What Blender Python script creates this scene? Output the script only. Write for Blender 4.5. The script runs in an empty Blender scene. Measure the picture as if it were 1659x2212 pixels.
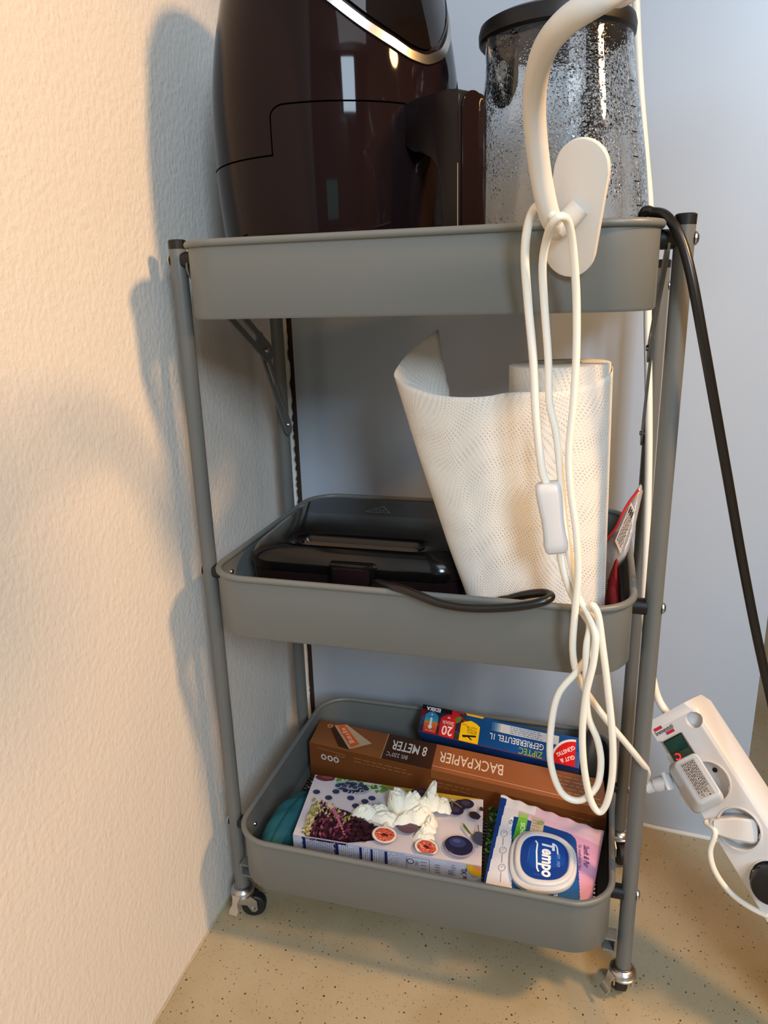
import bpy, bmesh, math, random
from mathutils import Vector, Matrix
random.seed(7)
S = bpy.context.scene
COL = S.collection
PI = math.pi

# ------------------------------------------------------------------ camera
CP = Vector((.3964, -.6675, .7809))
YAW, PIT, ROL, FPX = -.2873, .2922, -.0286, 1593.83
_f = Vector((math.sin(YAW)*math.cos(PIT), math.cos(YAW)*math.cos(PIT), -math.sin(PIT)))
_r0 = Vector((math.cos(YAW), -math.sin(YAW), 0)); _u0 = _r0.cross(_f)
_r = math.cos(ROL)*_r0 + math.sin(ROL)*_u0
_u = -math.sin(ROL)*_r0 + math.cos(ROL)*_u0
cd = bpy.data.cameras.new('camera'); cam = bpy.data.objects.new('camera', cd); COL.objects.link(cam)
cd.sensor_fit = 'HORIZONTAL'; cd.sensor_width = 36; cd.lens = 36*FPX/1659; cd.clip_start = .02; cd.clip_end = 50
m = Matrix.Identity(4)
for i in range(3):
    m[i][0], m[i][1], m[i][2], m[i][3] = _r[i], _u[i], -_f[i], CP[i]
cam.matrix_world = m
S.camera = cam

# ------------------------------------------------------------------ world, lights, exposure
S.view_settings.view_transform = 'Standard'; S.view_settings.look = 'None'
S.view_settings.gamma = 1; S.view_settings.use_curve_mapping = False
S.view_settings.exposure = -0.10
w = bpy.data.worlds.new('world'); S.world = w; w.use_nodes = True
w.node_tree.nodes['Background'].inputs[0].default_value = (.62, .72, .9, 1)
w.node_tree.nodes['Background'].inputs[1].default_value = .5

def area(name, loc, target, sx, sy, power, color):
    l = bpy.data.lights.new(name, 'AREA'); l.shape = 'RECTANGLE'; l.size = sx; l.size_y = sy
    l.energy = power; l.color = color
    o = bpy.data.objects.new(name, l); COL.objects.link(o); o.location = loc
    o.rotation_euler = (Vector(target)-Vector(loc)).to_track_quat('-Z', 'Y').to_euler()
    return o
area('window_daylight', (1.74, -2.66, 2.0), (.2, .1, .6), .60, .85, 74, (.66, .83, 1.0))
area('ceiling_fill', (1.15, -1.25, 2.36), (.6, -.4, .4), .9, .9, 13.5, (.84, .91, 1.0))  # added soft fill below the ceiling, stands for no visible fitting
# warm bulb of the floor lamp that stands to the right, outside the picture
LAMP = Vector((1.45, -.295, 1.60))
LAIM = Vector((-.05, -.24, .38))
sp = bpy.data.lights.new('lamp_bulb', 'SPOT'); sp.energy = 98; sp.color = (1.0, .575, .24)
sp.spot_size = math.radians(62); sp.spot_blend = .6; sp.shadow_soft_size = .09
so = bpy.data.objects.new('lamp_bulb', sp); COL.objects.link(so); so.location = LAMP + (LAIM-LAMP).normalized()*.07
so.rotation_euler = (LAIM-LAMP).to_track_quat('-Z', 'Y').to_euler()
pl_ = bpy.data.lights.new('warm_wall_fill', 'POINT'); pl_.energy = 5; pl_.color = (1.0, .58, .25); pl_.shadow_soft_size = .04  # added warm fill, brightens the right wall so glossy parts mirror it
po_ = bpy.data.objects.new('warm_wall_fill', pl_); COL.objects.link(po_); po_.location = LAMP + Vector((.16, .0, .10))

# ------------------------------------------------------------------ measuring helpers
def ray(px, py): return _f + _r*((px-829.5)/FPX) - _u*((py-1106)/FPX)
def at(px, py, x=None, y=None, z=None):
    """point of the room seen at a pixel of the photograph, on the plane x=, y= or z="""
    d = ray(px, py)
    if x is not None: t = (x-CP.x)/d.x
    elif y is not None: t = (y-CP.y)/d.y
    else: t = (z-CP.z)/d.z
    return CP + d*t
def atd(px, py, dep): return CP + ray(px, py)*dep

# ------------------------------------------------------------------ materials
def lin(h):
    h = h.lstrip('#'); o = []
    for i in (0, 2, 4):
        c = int(h[i:i+2], 16)/255
        o.append(c/12.92 if c <= .04045 else ((c+.055)/1.055)**2.4)
    return (o[0], o[1], o[2], 1)
def mat(name, col, rough=.5, metal=0, spec=.5, coat=0, bump=None, emit=None, var=None, **kw):
    m = bpy.data.materials.new(name); m.use_nodes = True
    nt = m.node_tree; b = nt.nodes['Principled BSDF']
    c = lin(col) if isinstance(col, str) else col
    b.inputs['Base Color'].default_value = c
    b.inputs['Roughness'].default_value = rough; b.inputs['Metallic'].default_value = metal
    b.inputs['Specular IOR Level'].default_value = spec; b.inputs['Coat Weight'].default_value = coat
    b.inputs['Coat Roughness'].default_value = .03
    if emit: b.inputs['Emission Color'].default_value = lin(emit[0]); b.inputs['Emission Strength'].default_value = emit[1]
    tc = nt.nodes.new('ShaderNodeTexCoord')
    if var:   # (scale, amount, second colour)
        n = nt.nodes.new('ShaderNodeTexNoise'); n.inputs['Scale'].default_value = var[0]; n.inputs['Detail'].default_value = 4
        nt.links.new(tc.outputs['Object'], n.inputs['Vector'])
        mx = nt.nodes.new('ShaderNodeMix'); mx.data_type = 'RGBA'
        mx.inputs[6].default_value = c; mx.inputs[7].default_value = lin(var[2])
        mr = nt.nodes.new('ShaderNodeMapRange'); mr.inputs[1].default_value = .4; mr.inputs[2].default_value = .7
        mr.inputs[4].default_value = var[1]
        nt.links.new(n.outputs['Fac'], mr.inputs[0]); nt.links.new(mr.outputs[0], mx.inputs[0])
        nt.links.new(mx.outputs[2], b.inputs['Base Color'])
    if bump:  # (scale, strength, distance)
        n = nt.nodes.new('ShaderNodeTexNoise'); n.inputs['Scale'].default_value = bump[0]; n.inputs['Detail'].default_value = 5
        nt.links.new(tc.outputs['Object'], n.inputs['Vector'])
        bp = nt.nodes.new('ShaderNodeBump'); bp.inputs['Strength'].default_value = bump[1]; bp.inputs['Distance'].default_value = bump[2]
        nt.links.new(n.outputs['Fac'], bp.inputs['Height']); nt.links.new(bp.outputs[0], b.inputs['Normal'])
    for k, v in kw.items(): b.inputs[k.replace('_', ' ')].default_value = v
    return m
M = {}
M['grey'] = mat('grey_powder_coat', '6a6d6a', .40, bump=(900, .08, .0002))
M['post'] = mat('grey_post_paint', '646562', .36, bump=(900, .06, .0002))
M['blackplastic'] = mat('black_plastic', '121214', .42, spec=.4)
M['blackrubber'] = mat('black_rubber', '151414', .55)
M['gloss'] = mat('black_gloss_plastic', '1a1112', .05, spec=.13)
M['gloss2'] = mat('black_gloss_drawer', '1a1112', .045, spec=.13)
M['satin'] = mat('black_satin_plastic', '151112', .36, spec=.22)
M['screen'] = mat('black_glass_display', '0d0a0a', .03, spec=.4)
M['chrome'] = mat('brushed_silver', 'b9b6b0', .27, metal=1)
M['steel'] = mat('zinc_steel', 'c2c2c2', .28, metal=1, bump=(300, .1, .0004))
M['white'] = mat('white_matte_metal', 'dcd7cf', .42)
M['cable'] = mat('white_cable', 'efe9dc', .4)
M['whiteplastic'] = mat('white_plastic', 'd3d2d2', .3)
M['socket'] = mat('white_socket_well', 'dcdcdc', .35)
M['blackcable'] = mat('black_cable', '14110f', .33, bump=(60, .05, .001))
M['waffle'] = mat('black_glossy_lid', '0b0a0b', .14, spec=.38, bump=(9, .05, .004))
M['seam'] = mat('seam_shadow_gap', '020202', .9, spec=0)
M['teal'] = mat('teal_fabric', '08525c', .8, bump=(700, .4, .0006))
M['card'] = mat('brown_card', '8d5127', .5, var=(18, .35, '99602f'))
M['carddark'] = mat('card_end', '3c2010', .6)
M['tissuebox'] = mat('printed_carton', 'cfc8ce', .4, var=(25, .6, 'bdb7c4'))
M['tissueside'] = mat('printed_carton_side', 'b7bccd', .4, var=(30, .5, 'c9cbd8'))
M['freezer'] = mat('blue_carton', '0f4f96', .32, var=(14, .5, '0b3a78'))
M['tissue'] = mat('tissue_paper', 'f0ead9', .8, bump=(260, .5, .0012), Subsurface_Weight=.15)
M['wine'] = mat('wine_red_fabric', '8f0f26', .7, bump=(350, .4, .001))
M['darkcloth'] = mat('black_pouch', '1a1b20', .6, bump=(200, .3, .001))
M['bag'] = mat('white_film_bag', 'd9d6d8', .22, bump=(70, .35, .002))
M['cardboard_core'] = mat('cardboard_core', 'a58a66', .8)
M['green_leaf'] = mat('dark_green_carton', '16301c', .5)
M['mesh'] = mat('black_mesh', '1c1c1d', .5)
M['orange'] = mat('orange_film', 'e2500f', .5)
M['switch'] = mat('dark_green_rocker', '063a33', .22)
M['glow'] = mat('red_glow', 'ff2a2a', .4, emit=('ff1818', 3.5))
M['roll_top'] = mat('paper_roll_end', 'e6ddcb', .9, bump=(500, .3, .001))

def glass_mat():
    m = bpy.data.materials.new('wet_glass'); m.use_nodes = True; nt = m.node_tree; b = nt.nodes['Principled BSDF']
    b.inputs['Base Color'].default_value = (.93, .95, .95, 1); b.inputs['Roughness'].default_value = .02
    b.inputs['Transmission Weight'].default_value = 1; b.inputs['IOR'].default_value = 1.45
    tc = nt.nodes.new('ShaderNodeTexCoord'); outs = []
    for sc, th in ((190, .34), (420, .38)):
        v = nt.nodes.new('ShaderNodeTexVoronoi'); v.inputs['Scale'].default_value = sc
        nt.links.new(tc.outputs['Object'], v.inputs['Vector'])
        mr = nt.nodes.new('ShaderNodeMapRange'); mr.interpolation_type = 'SMOOTHSTEP'
        mr.inputs[1].default_value = th; mr.inputs[2].default_value = 0; nt.links.new(v.outputs['Distance'], mr.inputs[0]); outs.append(mr)
    n = nt.nodes.new('ShaderNodeTexNoise'); n.inputs['Scale'].default_value = 22; n.inputs['Detail'].default_value = 3
    nt.links.new(tc.outputs['Object'], n.inputs['Vector'])
    a = nt.nodes.new('ShaderNodeMath'); a.operation = 'ADD'; nt.links.new(outs[0].outputs[0], a.inputs[0]); nt.links.new(outs[1].outputs[0], a.inputs[1])
    # droplets thin out towards the base of the jug
    sx = nt.nodes.new('ShaderNodeSeparateXYZ'); nt.links.new(tc.outputs['Object'], sx.inputs[0])
    hz = nt.nodes.new('ShaderNodeMapRange'); hz.inputs[1].default_value = .05; hz.inputs[2].default_value = .15; hz.inputs[3].default_value = .12
    nt.links.new(sx.outputs['Z'], hz.inputs[0])
    mrn = nt.nodes.new('ShaderNodeMapRange'); mrn.inputs[1].default_value = .35; mrn.inputs[2].default_value = .62; nt.links.new(n.outputs['Fac'], mrn.inputs[0])
    mu = nt.nodes.new('ShaderNodeMath'); mu.operation = 'MULTIPLY'; nt.links.new(mrn.outputs[0], mu.inputs[0]); nt.links.new(hz.outputs[0], mu.inputs[1])
    mu2 = nt.nodes.new('ShaderNodeMath'); mu2.operation = 'MULTIPLY'; nt.links.new(a.outputs[0], mu2.inputs[0]); nt.links.new(mu.outputs[0], mu2.inputs[1])
    bp = nt.nodes.new('ShaderNodeBump'); bp.inputs['Strength'].default_value = 1.0; bp.inputs['Distance'].default_value = .0010
    nt.links.new(mu2.outputs[0], bp.inputs['Height']); nt.links.new(bp.outputs[0], b.inputs['Normal'])
    return m
M['glass'] = glass_mat()

def plaster_mat():
    m = mat('rough_white_plaster', 'dcd6cc', .85); nt = m.node_tree; b = nt.nodes['Principled BSDF']
    tc = nt.nodes.new('ShaderNodeTexCoord'); hs = []
    mp = nt.nodes.new('ShaderNodeMapping'); mp.inputs['Scale'].default_value = (1, 1.15, .9)
    nt.links.new(tc.outputs['Object'], mp.inputs[0])
    for sc, amt, det in ((22, .45, 2), (150, .42, 4), (480, .22, 3)):
        n = nt.nodes.new('ShaderNodeTexNoise'); n.inputs['Scale'].default_value = sc; n.inputs['Detail'].default_value = det
        nt.links.new(mp.outputs[0], n.inputs['Vector'])
        k = nt.nodes.new('ShaderNodeMath'); k.operation = 'MULTIPLY'; k.inputs[1].default_value = amt; nt.links.new(n.outputs['Fac'], k.inputs[0]); hs.append(k)
    v = nt.nodes.new('ShaderNodeTexVoronoi'); v.inputs['Scale'].default_value = 190; v.feature = 'SMOOTH_F1'; nt.links.new(mp.outputs[0], v.inputs['Vector'])
    k = nt.nodes.new('ShaderNodeMath'); k.operation = 'MULTIPLY'; k.inputs[1].default_value = -.35; nt.links.new(v.outputs['Distance'], k.inputs[0]); hs.append(k)
    s = hs[0]
    for h in hs[1:]:
        a = nt.nodes.new('ShaderNodeMath'); a.operation = 'ADD'; nt.links.new(s.outputs[0], a.inputs[0]); nt.links.new(h.outputs[0], a.inputs[1]); s = a
    bp = nt.nodes.new('ShaderNodeBump'); bp.inputs['Strength'].default_value = .5; bp.inputs['Distance'].default_value = .0028
    nt.links.new(s.outputs[0], bp.inputs['Height']); nt.links.new(bp.outputs[0], b.inputs['Normal'])
    return m
M['plaster'] = plaster_mat()

def floor_mat():
    m = mat('speckled_beige_floor', 'b9a27c', .42); nt = m.node_tree; b = nt.nodes['Principled BSDF']
    tc = nt.nodes.new('ShaderNodeTexCoord')
    n = nt.nodes.new('ShaderNodeTexNoise'); n.inputs['Scale'].default_value = 7; n.inputs['Detail'].default_value = 3
    nt.links.new(tc.outputs['Object'], n.inputs['Vector'])
    cr = nt.nodes.new('ShaderNodeValToRGB'); cr.color_ramp.elements[0].position = .35; cr.color_ramp.elements[0].color = lin('a08f6c')
    cr.color_ramp.elements[1].position = .65; cr.color_ramp.elements[1].color = lin('b0a285'); nt.links.new(n.outputs['Fac'], cr.inputs[0])
    last = cr.outputs[0]
    # dirt specks of two sizes
    for sc, th, dark in ((230, .27, '463522'), (520, .27, '66523a'), (110, .09, '2c2118')):
        d = nt.nodes.new('ShaderNodeTexNoise'); d.inputs['Scale'].default_value = sc*1.3
        nt.links.new(tc.outputs['Object'], d.inputs['Vector'])
        ad = nt.nodes.new('ShaderNodeVectorMath'); ad.operation = 'SCALE'; ad.inputs[3].default_value = .7/sc
        nt.links.new(d.outputs['Color'], ad.inputs[0])
        a2 = nt.nodes.new('ShaderNodeVectorMath'); a2.operation = 'ADD'; nt.links.new(tc.outputs['Object'], a2.inputs[0]); nt.links.new(ad.outputs[0], a2.inputs[1])
        v = nt.nodes.new('ShaderNodeTexVoronoi'); v.inputs['Scale'].default_value = sc; nt.links.new(a2.outputs[0], v.inputs['Vector'])
        sz = nt.nodes.new('ShaderNodeSeparateColor'); nt.links.new(v.outputs['Color'], sz.inputs[0])
        pw = nt.nodes.new('ShaderNodeMath'); pw.operation = 'POWER'; pw.inputs[1].default_value = 3; nt.links.new(sz.outputs[0], pw.inputs[0])
        mt = nt.nodes.new('ShaderNodeMath'); mt.operation = 'MULTIPLY'; mt.inputs[1].default_value = th; nt.links.new(pw.outputs[0], mt.inputs[0])
        ls = nt.nodes.new('ShaderNodeMath'); ls.operation = 'LESS_THAN'; nt.links.new(v.outputs['Distance'], ls.inputs[0]); nt.links.new(mt.outputs[0], ls.inputs[1])
        mx = nt.nodes.new('ShaderNodeMix'); mx.data_type = 'RGBA'; nt.links.new(ls.outputs[0], mx.inputs[0]); nt.links.new(last, mx.inputs[6]); mx.inputs[7].default_value = lin(dark)
        last = mx.outputs[2]
    nt.links.new(last, b.inputs['Base Color'])
    return m
M['floor'] = floor_mat()
M['panel'] = mat('smooth_white_lacquer', 'b8c1cc', .38, bump=(6, .04, .004))
M['panel_edge'] = mat('raw_brown_board_edge', '3b2a1c', .85, bump=(150, .4, .002))
M['caulk'] = mat('white_caulk', 'd8d6d0', .7, bump=(120, .5, .002))
M['bead'] = mat('dusty_bead', 'b3a58c', .8, bump=(120, .5, .002))
M['warmwall'] = mat('ochre_wall', 'a8742e', .8)
M['roomwall'] = mat('room_plaster', 'a79a90', .9)

def towel_mat():
    m = mat('embossed_kitchen_paper', 'e6e0d5', .85); nt = m.node_tree; b = nt.nodes['Principled BSDF']
    b.inputs['Subsurface Weight'].default_value = .08; b.inputs['Subsurface Radius'].default_value = (.01, .008, .006); b.inputs['Subsurface Scale'].default_value = .5
    uv = nt.nodes.new('ShaderNodeUVMap'); sx = nt.nodes.new('ShaderNodeSeparateXYZ'); nt.links.new(uv.outputs[0], sx.inputs[0])
    def op(o, a, c=None, d=None):
        n = nt.nodes.new('ShaderNodeMath'); n.operation = o
        for i, v in enumerate((a, c, d)):
            if v is None: continue
            if isinstance(v, (int, float)): n.inputs[i].default_value = v
            else: nt.links.new(v, n.inputs[i])
        return n.outputs[0]
    U, V = sx.outputs[0], sx.outputs[1]
    # waves of embossed dots
    v2 = op('ADD', V, op('MULTIPLY', op('SINE', op('MULTIPLY', U, 78)), .0075))
    u2 = op('ADD', U, op('MULTIPLY', op('SINE', op('MULTIPLY', V, 62)), .0065))
    d1 = op('MULTIPLY', op('SINE', op('MULTIPLY', v2, 2*PI/.0058)), op('SINE', op('MULTIPLY', u2, 2*PI/.0044)))
    dots = op('MINIMUM', op('MAXIMUM', op('MULTIPLY', op('SUBTRACT', d1, .25), 2), 0), 1)
    grp = op('ADD', op('MULTIPLY', op('SINE', op('MULTIPLY', op('ADD', v2, op('MULTIPLY', u2, .6)), 2*PI/.034)), .5), .6)
    grp = op('MAXIMUM', op('MINIMUM', grp, 1), .42)
    fine = op('MULTIPLY', op('MULTIPLY', op('SINE', op('MULTIPLY', V, 2*PI/.0013)), op('SINE', op('MULTIPLY', U, 2*PI/.0016))), .06)
    h = op('ADD', op('MULTIPLY', dots, grp), fine)
    bp = nt.nodes.new('ShaderNodeBump'); bp.inputs['Strength'].default_value = .8; bp.inputs['Distance'].default_value = .0007
    nt.links.new(h, bp.inputs['Height']); nt.links.new(bp.outputs[0], b.inputs['Normal'])
    return m
M['towel'] = towel_mat()

def print_mat():
    m = bpy.data.materials.new('printed_ink'); m.use_nodes = True; nt = m.node_tree; b = nt.nodes['Principled BSDF']
    a = nt.nodes.new('ShaderNodeVertexColor'); a.layer_name = 'Col'; nt.links.new(a.outputs[0], b.inputs['Base Color'])
    b.inputs['Roughness'].default_value = .38
    return m
M['print'] = print_mat()

# ------------------------------------------------------------------ mesh helpers
def link(name, me, m=None, parent=None, smooth=False):
    o = bpy.data.objects.new(name, me); COL.objects.link(o)
    if m is not None and not me.materials: me.materials.append(M[m] if isinstance(m, str) else m)
    if smooth:
        for p in me.polygons: p.use_smooth = True
    if parent is not None: o.parent = parent; o.matrix_parent_inverse = parent.matrix_basis.inverted()
    return o
def frombm(name, bm, m=None, parent=None, smooth=False):
    bmesh.ops.recalc_face_normals(bm, faces=bm.faces[:])
    me = bpy.data.meshes.new(name); bm.to_mesh(me); bm.free()
    return link(name, me, m, parent, smooth)
def data(name, vs, fs, m=None, parent=None, smooth=False):
    me = bpy.data.meshes.new(name); me.from_pydata([tuple(v) for v in vs], [], fs); me.update()
    return link(name, me, m, parent, smooth)
def sharp(o, ang=35):
    me = o.data
    for p in me.polygons: p.use_smooth = True
    me.set_sharp_from_angle(angle=math.radians(ang)); return o
def empty(name, loc, label, cat, group=None):
    o = bpy.data.objects.new(name, None); COL.objects.link(o); o.location = loc; o.empty_display_size = .02
    o['label'] = label; o['category'] = cat
    if group: o['group'] = group
    return o
def tag(o, label, cat, group=None):
    o['label'] = label; o['category'] = cat
    if group: o['group'] = group
    return o
def struct(o): o['kind'] = 'structure'; return o
def stuff(o): o['kind'] = 'stuff'; return o

def smoothpath(pts, n=8):
    P = [Vector(p) for p in pts]; out = []
    Q = [P[0]*2-P[1]] + P + [P[-1]*2-P[-2]]
    for i in range(1, len(Q)-2):
        a, b, c, d = Q[i-1], Q[i], Q[i+1], Q[i+2]
        for k in range(n):
            t = k/n
            out.append(.5*((2*b)+(c-a)*t+(2*a-5*b+4*c-d)*t*t+(3*b-a-3*c+d)*t**3))
    out.append(P[-1]); return out
def tube_bm(bm, path, rad, seg=12, closed=False, cap=True):
    n = len(path); rads = rad if isinstance(rad, (list, tuple)) else [rad]*n
    rings = []; up = None
    for i, p in enumerate(path):
        t = (path[(i+1) % n]-path[i-1]) if closed else (path[min(i+1, n-1)]-path[max(i-1, 0)])
        if t.length < 1e-9: t = Vector((0, 0, 1))
        t.normalize()
        if up is None:
            up = t.orthogonal().normalized()
        up = (up-t*up.dot(t)).normalized(); s = t.cross(up)
        rings.append([bm.verts.new(p+(up*math.cos(2*PI*k/seg)+s*math.sin(2*PI*k/seg))*rads[i]) for k in range(seg)])
    for i in range(n if closed else n-1):
        a, b = rings[i], rings[(i+1) % n]
        for k in range(seg): bm.faces.new((a[k], a[(k+1) % seg], b[(k+1) % seg], b[k]))
    if cap and not closed: bm.faces.new(rings[0][::-1]); bm.faces.new(rings[-1])
def tube(name, pts, rad, m, parent=None, seg=12, n=8, closed=False, smooth=True):
    bm = bmesh.new(); path = smoothpath(pts, n) if n else [Vector(p) for p in pts]
    tube_bm(bm, path, rad, seg, closed)
    o = frombm(name, bm, m, parent); sharp(o, 50); return o
def frame(o, X, Y, Z):
    m = Matrix.Identity(4)
    for i in range(3): m[i][0], m[i][1], m[i][2], m[i][3] = X[i], Y[i], Z[i], o[i]
    return m
def basis(zdir, xh=None):
    z = Vector(zdir).normalized(); x = Vector(xh) if xh is not None else z.orthogonal()
    x = (x-z*x.dot(z)).normalized(); return x, z.cross(x), z
def cyl_bm(bm, a, b, r1, r2=None, seg=20):
    a, b = Vector(a), Vector(b); tube_bm(bm, [a, b], [r1, r1 if r2 is None else r2], seg)
def cyl(name, a, b, r, m, parent=None, r2=None, seg=20):
    bm = bmesh.new(); cyl_bm(bm, a, b, r, r2, seg); o = frombm(name, bm, m, parent); return sharp(o)
def box_bm(bm, T, sx, sy, sz, bev=0, seg=2):
    r = bmesh.ops.create_cube(bm, size=1, matrix=T @ Matrix.Diagonal((sx, sy, sz, 1)))
    if bev:
        vs = set(r['verts']); es = [e for e in bm.edges if e.verts[0] in vs and e.verts[1] in vs]
        bmesh.ops.bevel(bm, geom=es, offset=bev, segments=seg, affect='EDGES', profile=.5)
def box(name, T, sx, sy, sz, m, parent=None, bev=0, seg=2):
    if not isinstance(T, Matrix): T = Matrix.Translation(T)
    bm = bmesh.new(); box_bm(bm, T, sx, sy, sz, bev, seg); o = frombm(name, bm, m, parent)
    if bev: sharp(o)
    return o
def lathe_bm(bm, T, prof, seg=48, a0=0, a1=2*PI):
    full = abs(a1-a0-2*PI) < 1e-6; rings = []
    n = seg if full else seg+1
    for (r, z) in prof:
        if r < 1e-6 and full: rings.append([bm.verts.new(T @ Vector((0, 0, z)))])
        else: rings.append([bm.verts.new(T @ Vector((r*math.cos(a0+(a1-a0)*k/seg), r*math.sin(a0+(a1-a0)*k/seg), z))) for k in range(n)])
    for i in range(len(rings)-1):
        a, b = rings[i], rings[i+1]
        for k in range(seg):
            k2 = (k+1) % n
            if len(a) == 1 and len(b) == 1: continue
            if len(a) == 1: bm.faces.new((a[0], b[k2], b[k]))
            elif len(b) == 1: bm.faces.new((a[k], a[k2], b[0]))
            else: bm.faces.new((a[k], a[k2], b[k2], b[k]))
def lathe(name, T, prof, m, parent=None, seg=48, ang=35):
    if not isinstance(T, Matrix): T = Matrix.Translation(T)
    bm = bmesh.new(); lathe_bm(bm, T, prof, seg); o = frombm(name, bm, m, parent); return sharp(o, ang)
def extrude_poly(name, T, pts, th, m, parent=None, bev=0):
    """polygon in the local xy plane of T, thickness th along local z (centred)"""
    bm = bmesh.new()
    lo = [bm.verts.new(T @ Vector((x, y, -th/2))) for x, y in pts]; hi = [bm.verts.new(T @ Vector((x, y, th/2))) for x, y in pts]
    f1 = bm.faces.new(lo[::-1]); f2 = bm.faces.new(hi); n = len(pts)
    for i in range(n): bm.faces.new((lo[i], lo[(i+1) % n], hi[(i+1) % n], hi[i]))
    if bev:
        es = [e for e in list(f1.edges)+list(f2.edges)]
        bmesh.ops.bevel(bm, geom=es, offset=bev, segments=3, affect='EDGES', profile=.5)
    o = frombm(name, bm, m, parent); return sharp(o)
def rrect(x0, x1, y0, y1, r, n=8):
    o = []
    for cx, cy, a in ((x1-r, y0+r, -PI/2), (x1-r, y1-r, 0), (x0+r, y1-r, PI/2), (x0+r, y0+r, PI)):
        for k in range(n+1): o.append((cx+r*math.cos(a+PI/2*k/n), cy+r*math.sin(a+PI/2*k/n)))
    return o

# ---- flat print: coloured polygons laid on a bilinear quad, one mesh, colours in 'Col'
class Print:
    def __init__(s, BL, BR, TR, TL, name='printed_artwork', lift=.0004):
        s.q = [Vector(p) for p in (BL, BR, TR, TL)]; s.W = ((s.q[1]-s.q[0]).length+(s.q[2]-s.q[3]).length)/2
        s.H = ((s.q[3]-s.q[0]).length+(s.q[2]-s.q[1]).length)/2
        s.N = (s.q[1]-s.q[0]).cross(s.q[3]-s.q[0]).normalized(); s.v = []; s.f = []; s.c = []; s.k = 0; s.name = name; s.lift = lift
    def P(s, x, y):
        u, v = x/s.W, y/s.H; a, b, c, d = s.q
        return a*(1-u)*(1-v)+b*u*(1-v)+c*u*v+d*(1-u)*v + s.N*(s.lift+s.k*4e-6)
    def poly(s, pts, col, clip=True):
        s.k += 1
        if clip: pts = [(min(max(x, 0), s.W), min(max(y, 0), s.H)) for x, y in pts]
        b = len(s.v); s.v += [s.P(x, y) for x, y in pts]; s.f.append(list(range(b, b+len(pts)))); s.c.append(lin(col) if isinstance(col, str) else col)
    def rect(s, x0, y0, x1, y1, col): s.poly([(x0, y0), (x1, y0), (x1, y1), (x0, y1)], col)
    def line(s, x0, y0, x1, y1, w, col):
        dx, dy = x1-x0, y1-y0; L = math.hypot(dx, dy) or 1; nx, ny = -dy/L*w/2, dx/L*w/2
        s.poly([(x0-nx, y0-ny), (x1-nx, y1-ny), (x1+nx, y1+ny), (x0+nx, y0+ny)], col)
    def disc(s, x, y, rx, ry, col, rot=0, n=20, jag=0):
        p = []
        for k in range(n):
            a = 2*PI*k/n; j = 1+random.uniform(-jag, jag); X, Y = rx*j*math.cos(a), ry*j*math.sin(a)
            p.append((x+X*math.cos(rot)-Y*math.sin(rot), y+X*math.sin(rot)+Y*math.cos(rot)))
        s.poly(p, col)
    def ring(s, x, y, r, w, col, n=20, a0=0, a1=2*PI):
        for k in range(n):
            a, b = a0+(a1-a0)*k/n, a0+(a1-a0)*(k+1)/n
            s.poly([(x+r*math.cos(a), y+r*math.sin(a)), (x+(r+w)*math.cos(a), y+(r+w)*math.sin(a)), (x+(r+w)*math.cos(b), y+(r+w)*math.sin(b)), (x+r*math.cos(b), y+r*math.sin(b))], col)
            s.k -= 1
    def text(s, body, x, y, size, col, rot=0, bold=0, sx=1, shear=0):
        s.k += 1
        cu = bpy.data.curves.new('t', 'FONT'); cu.body = body; cu.size = size; cu.align_x = 'CENTER'; cu.align_y = 'CENTER'
        cu.offset = bold; cu.shear = shear; cu.resolution_u = 3
        ob = bpy.data.objects.new('t', cu); COL.objects.link(ob)
        dg = bpy.context.evaluated_depsgraph_get(); me = bpy.data.meshes.new_from_object(ob.evaluated_get(dg))
        b = len(s.v); c, sn = math.cos(rot), math.sin(rot); cc = lin(col)
        for v in me.vertices:
            X, Y = v.co.x*sx, v.co.y; s.v.append(s.P(x+X*c-Y*sn, y+X*sn+Y*c))
        for p in me.polygons: s.f.append([b+i for i in p.vertices]); s.c.append(cc)
        bpy.data.objects.remove(ob); bpy.data.curves.remove(cu); bpy.data.meshes.remove(me)
    def scribble(s, x0, y0, x1, y1, rows, col, th=None, rot=0):
        """rows of tiny unreadable lettering"""
        dy = (y1-y0)/rows; th = th or dy*.5
        for i in range(rows):
            x = x0; y = y0+dy*(i+.5); end = x1-random.random()*(x1-x0)*.25
            while x < end:
                wd = random.uniform(.6, 2.4)*dy; s.rect(x, y-th/2, min(x+wd, end), y+th/2, col); s.k -= 1; x += wd+dy*.5
    def build(s, parent):
        me = bpy.data.meshes.new(s.name); me.from_pydata([tuple(v) for v in s.v], [], s.f); me.update()
        ca = me.color_attributes.new('Col', 'FLOAT_COLOR', 'CORNER'); i = 0
        for p, c in zip(me.polygons, s.c):
            for _ in p.vertices: ca.data[i].color = c; i += 1
        return link(s.name, me, 'print', parent)
def shade(h, k):
    c = lin(h); return (min(1, c[0]*k), min(1, c[1]*k), min(1, c[2]*k), 1)

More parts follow.
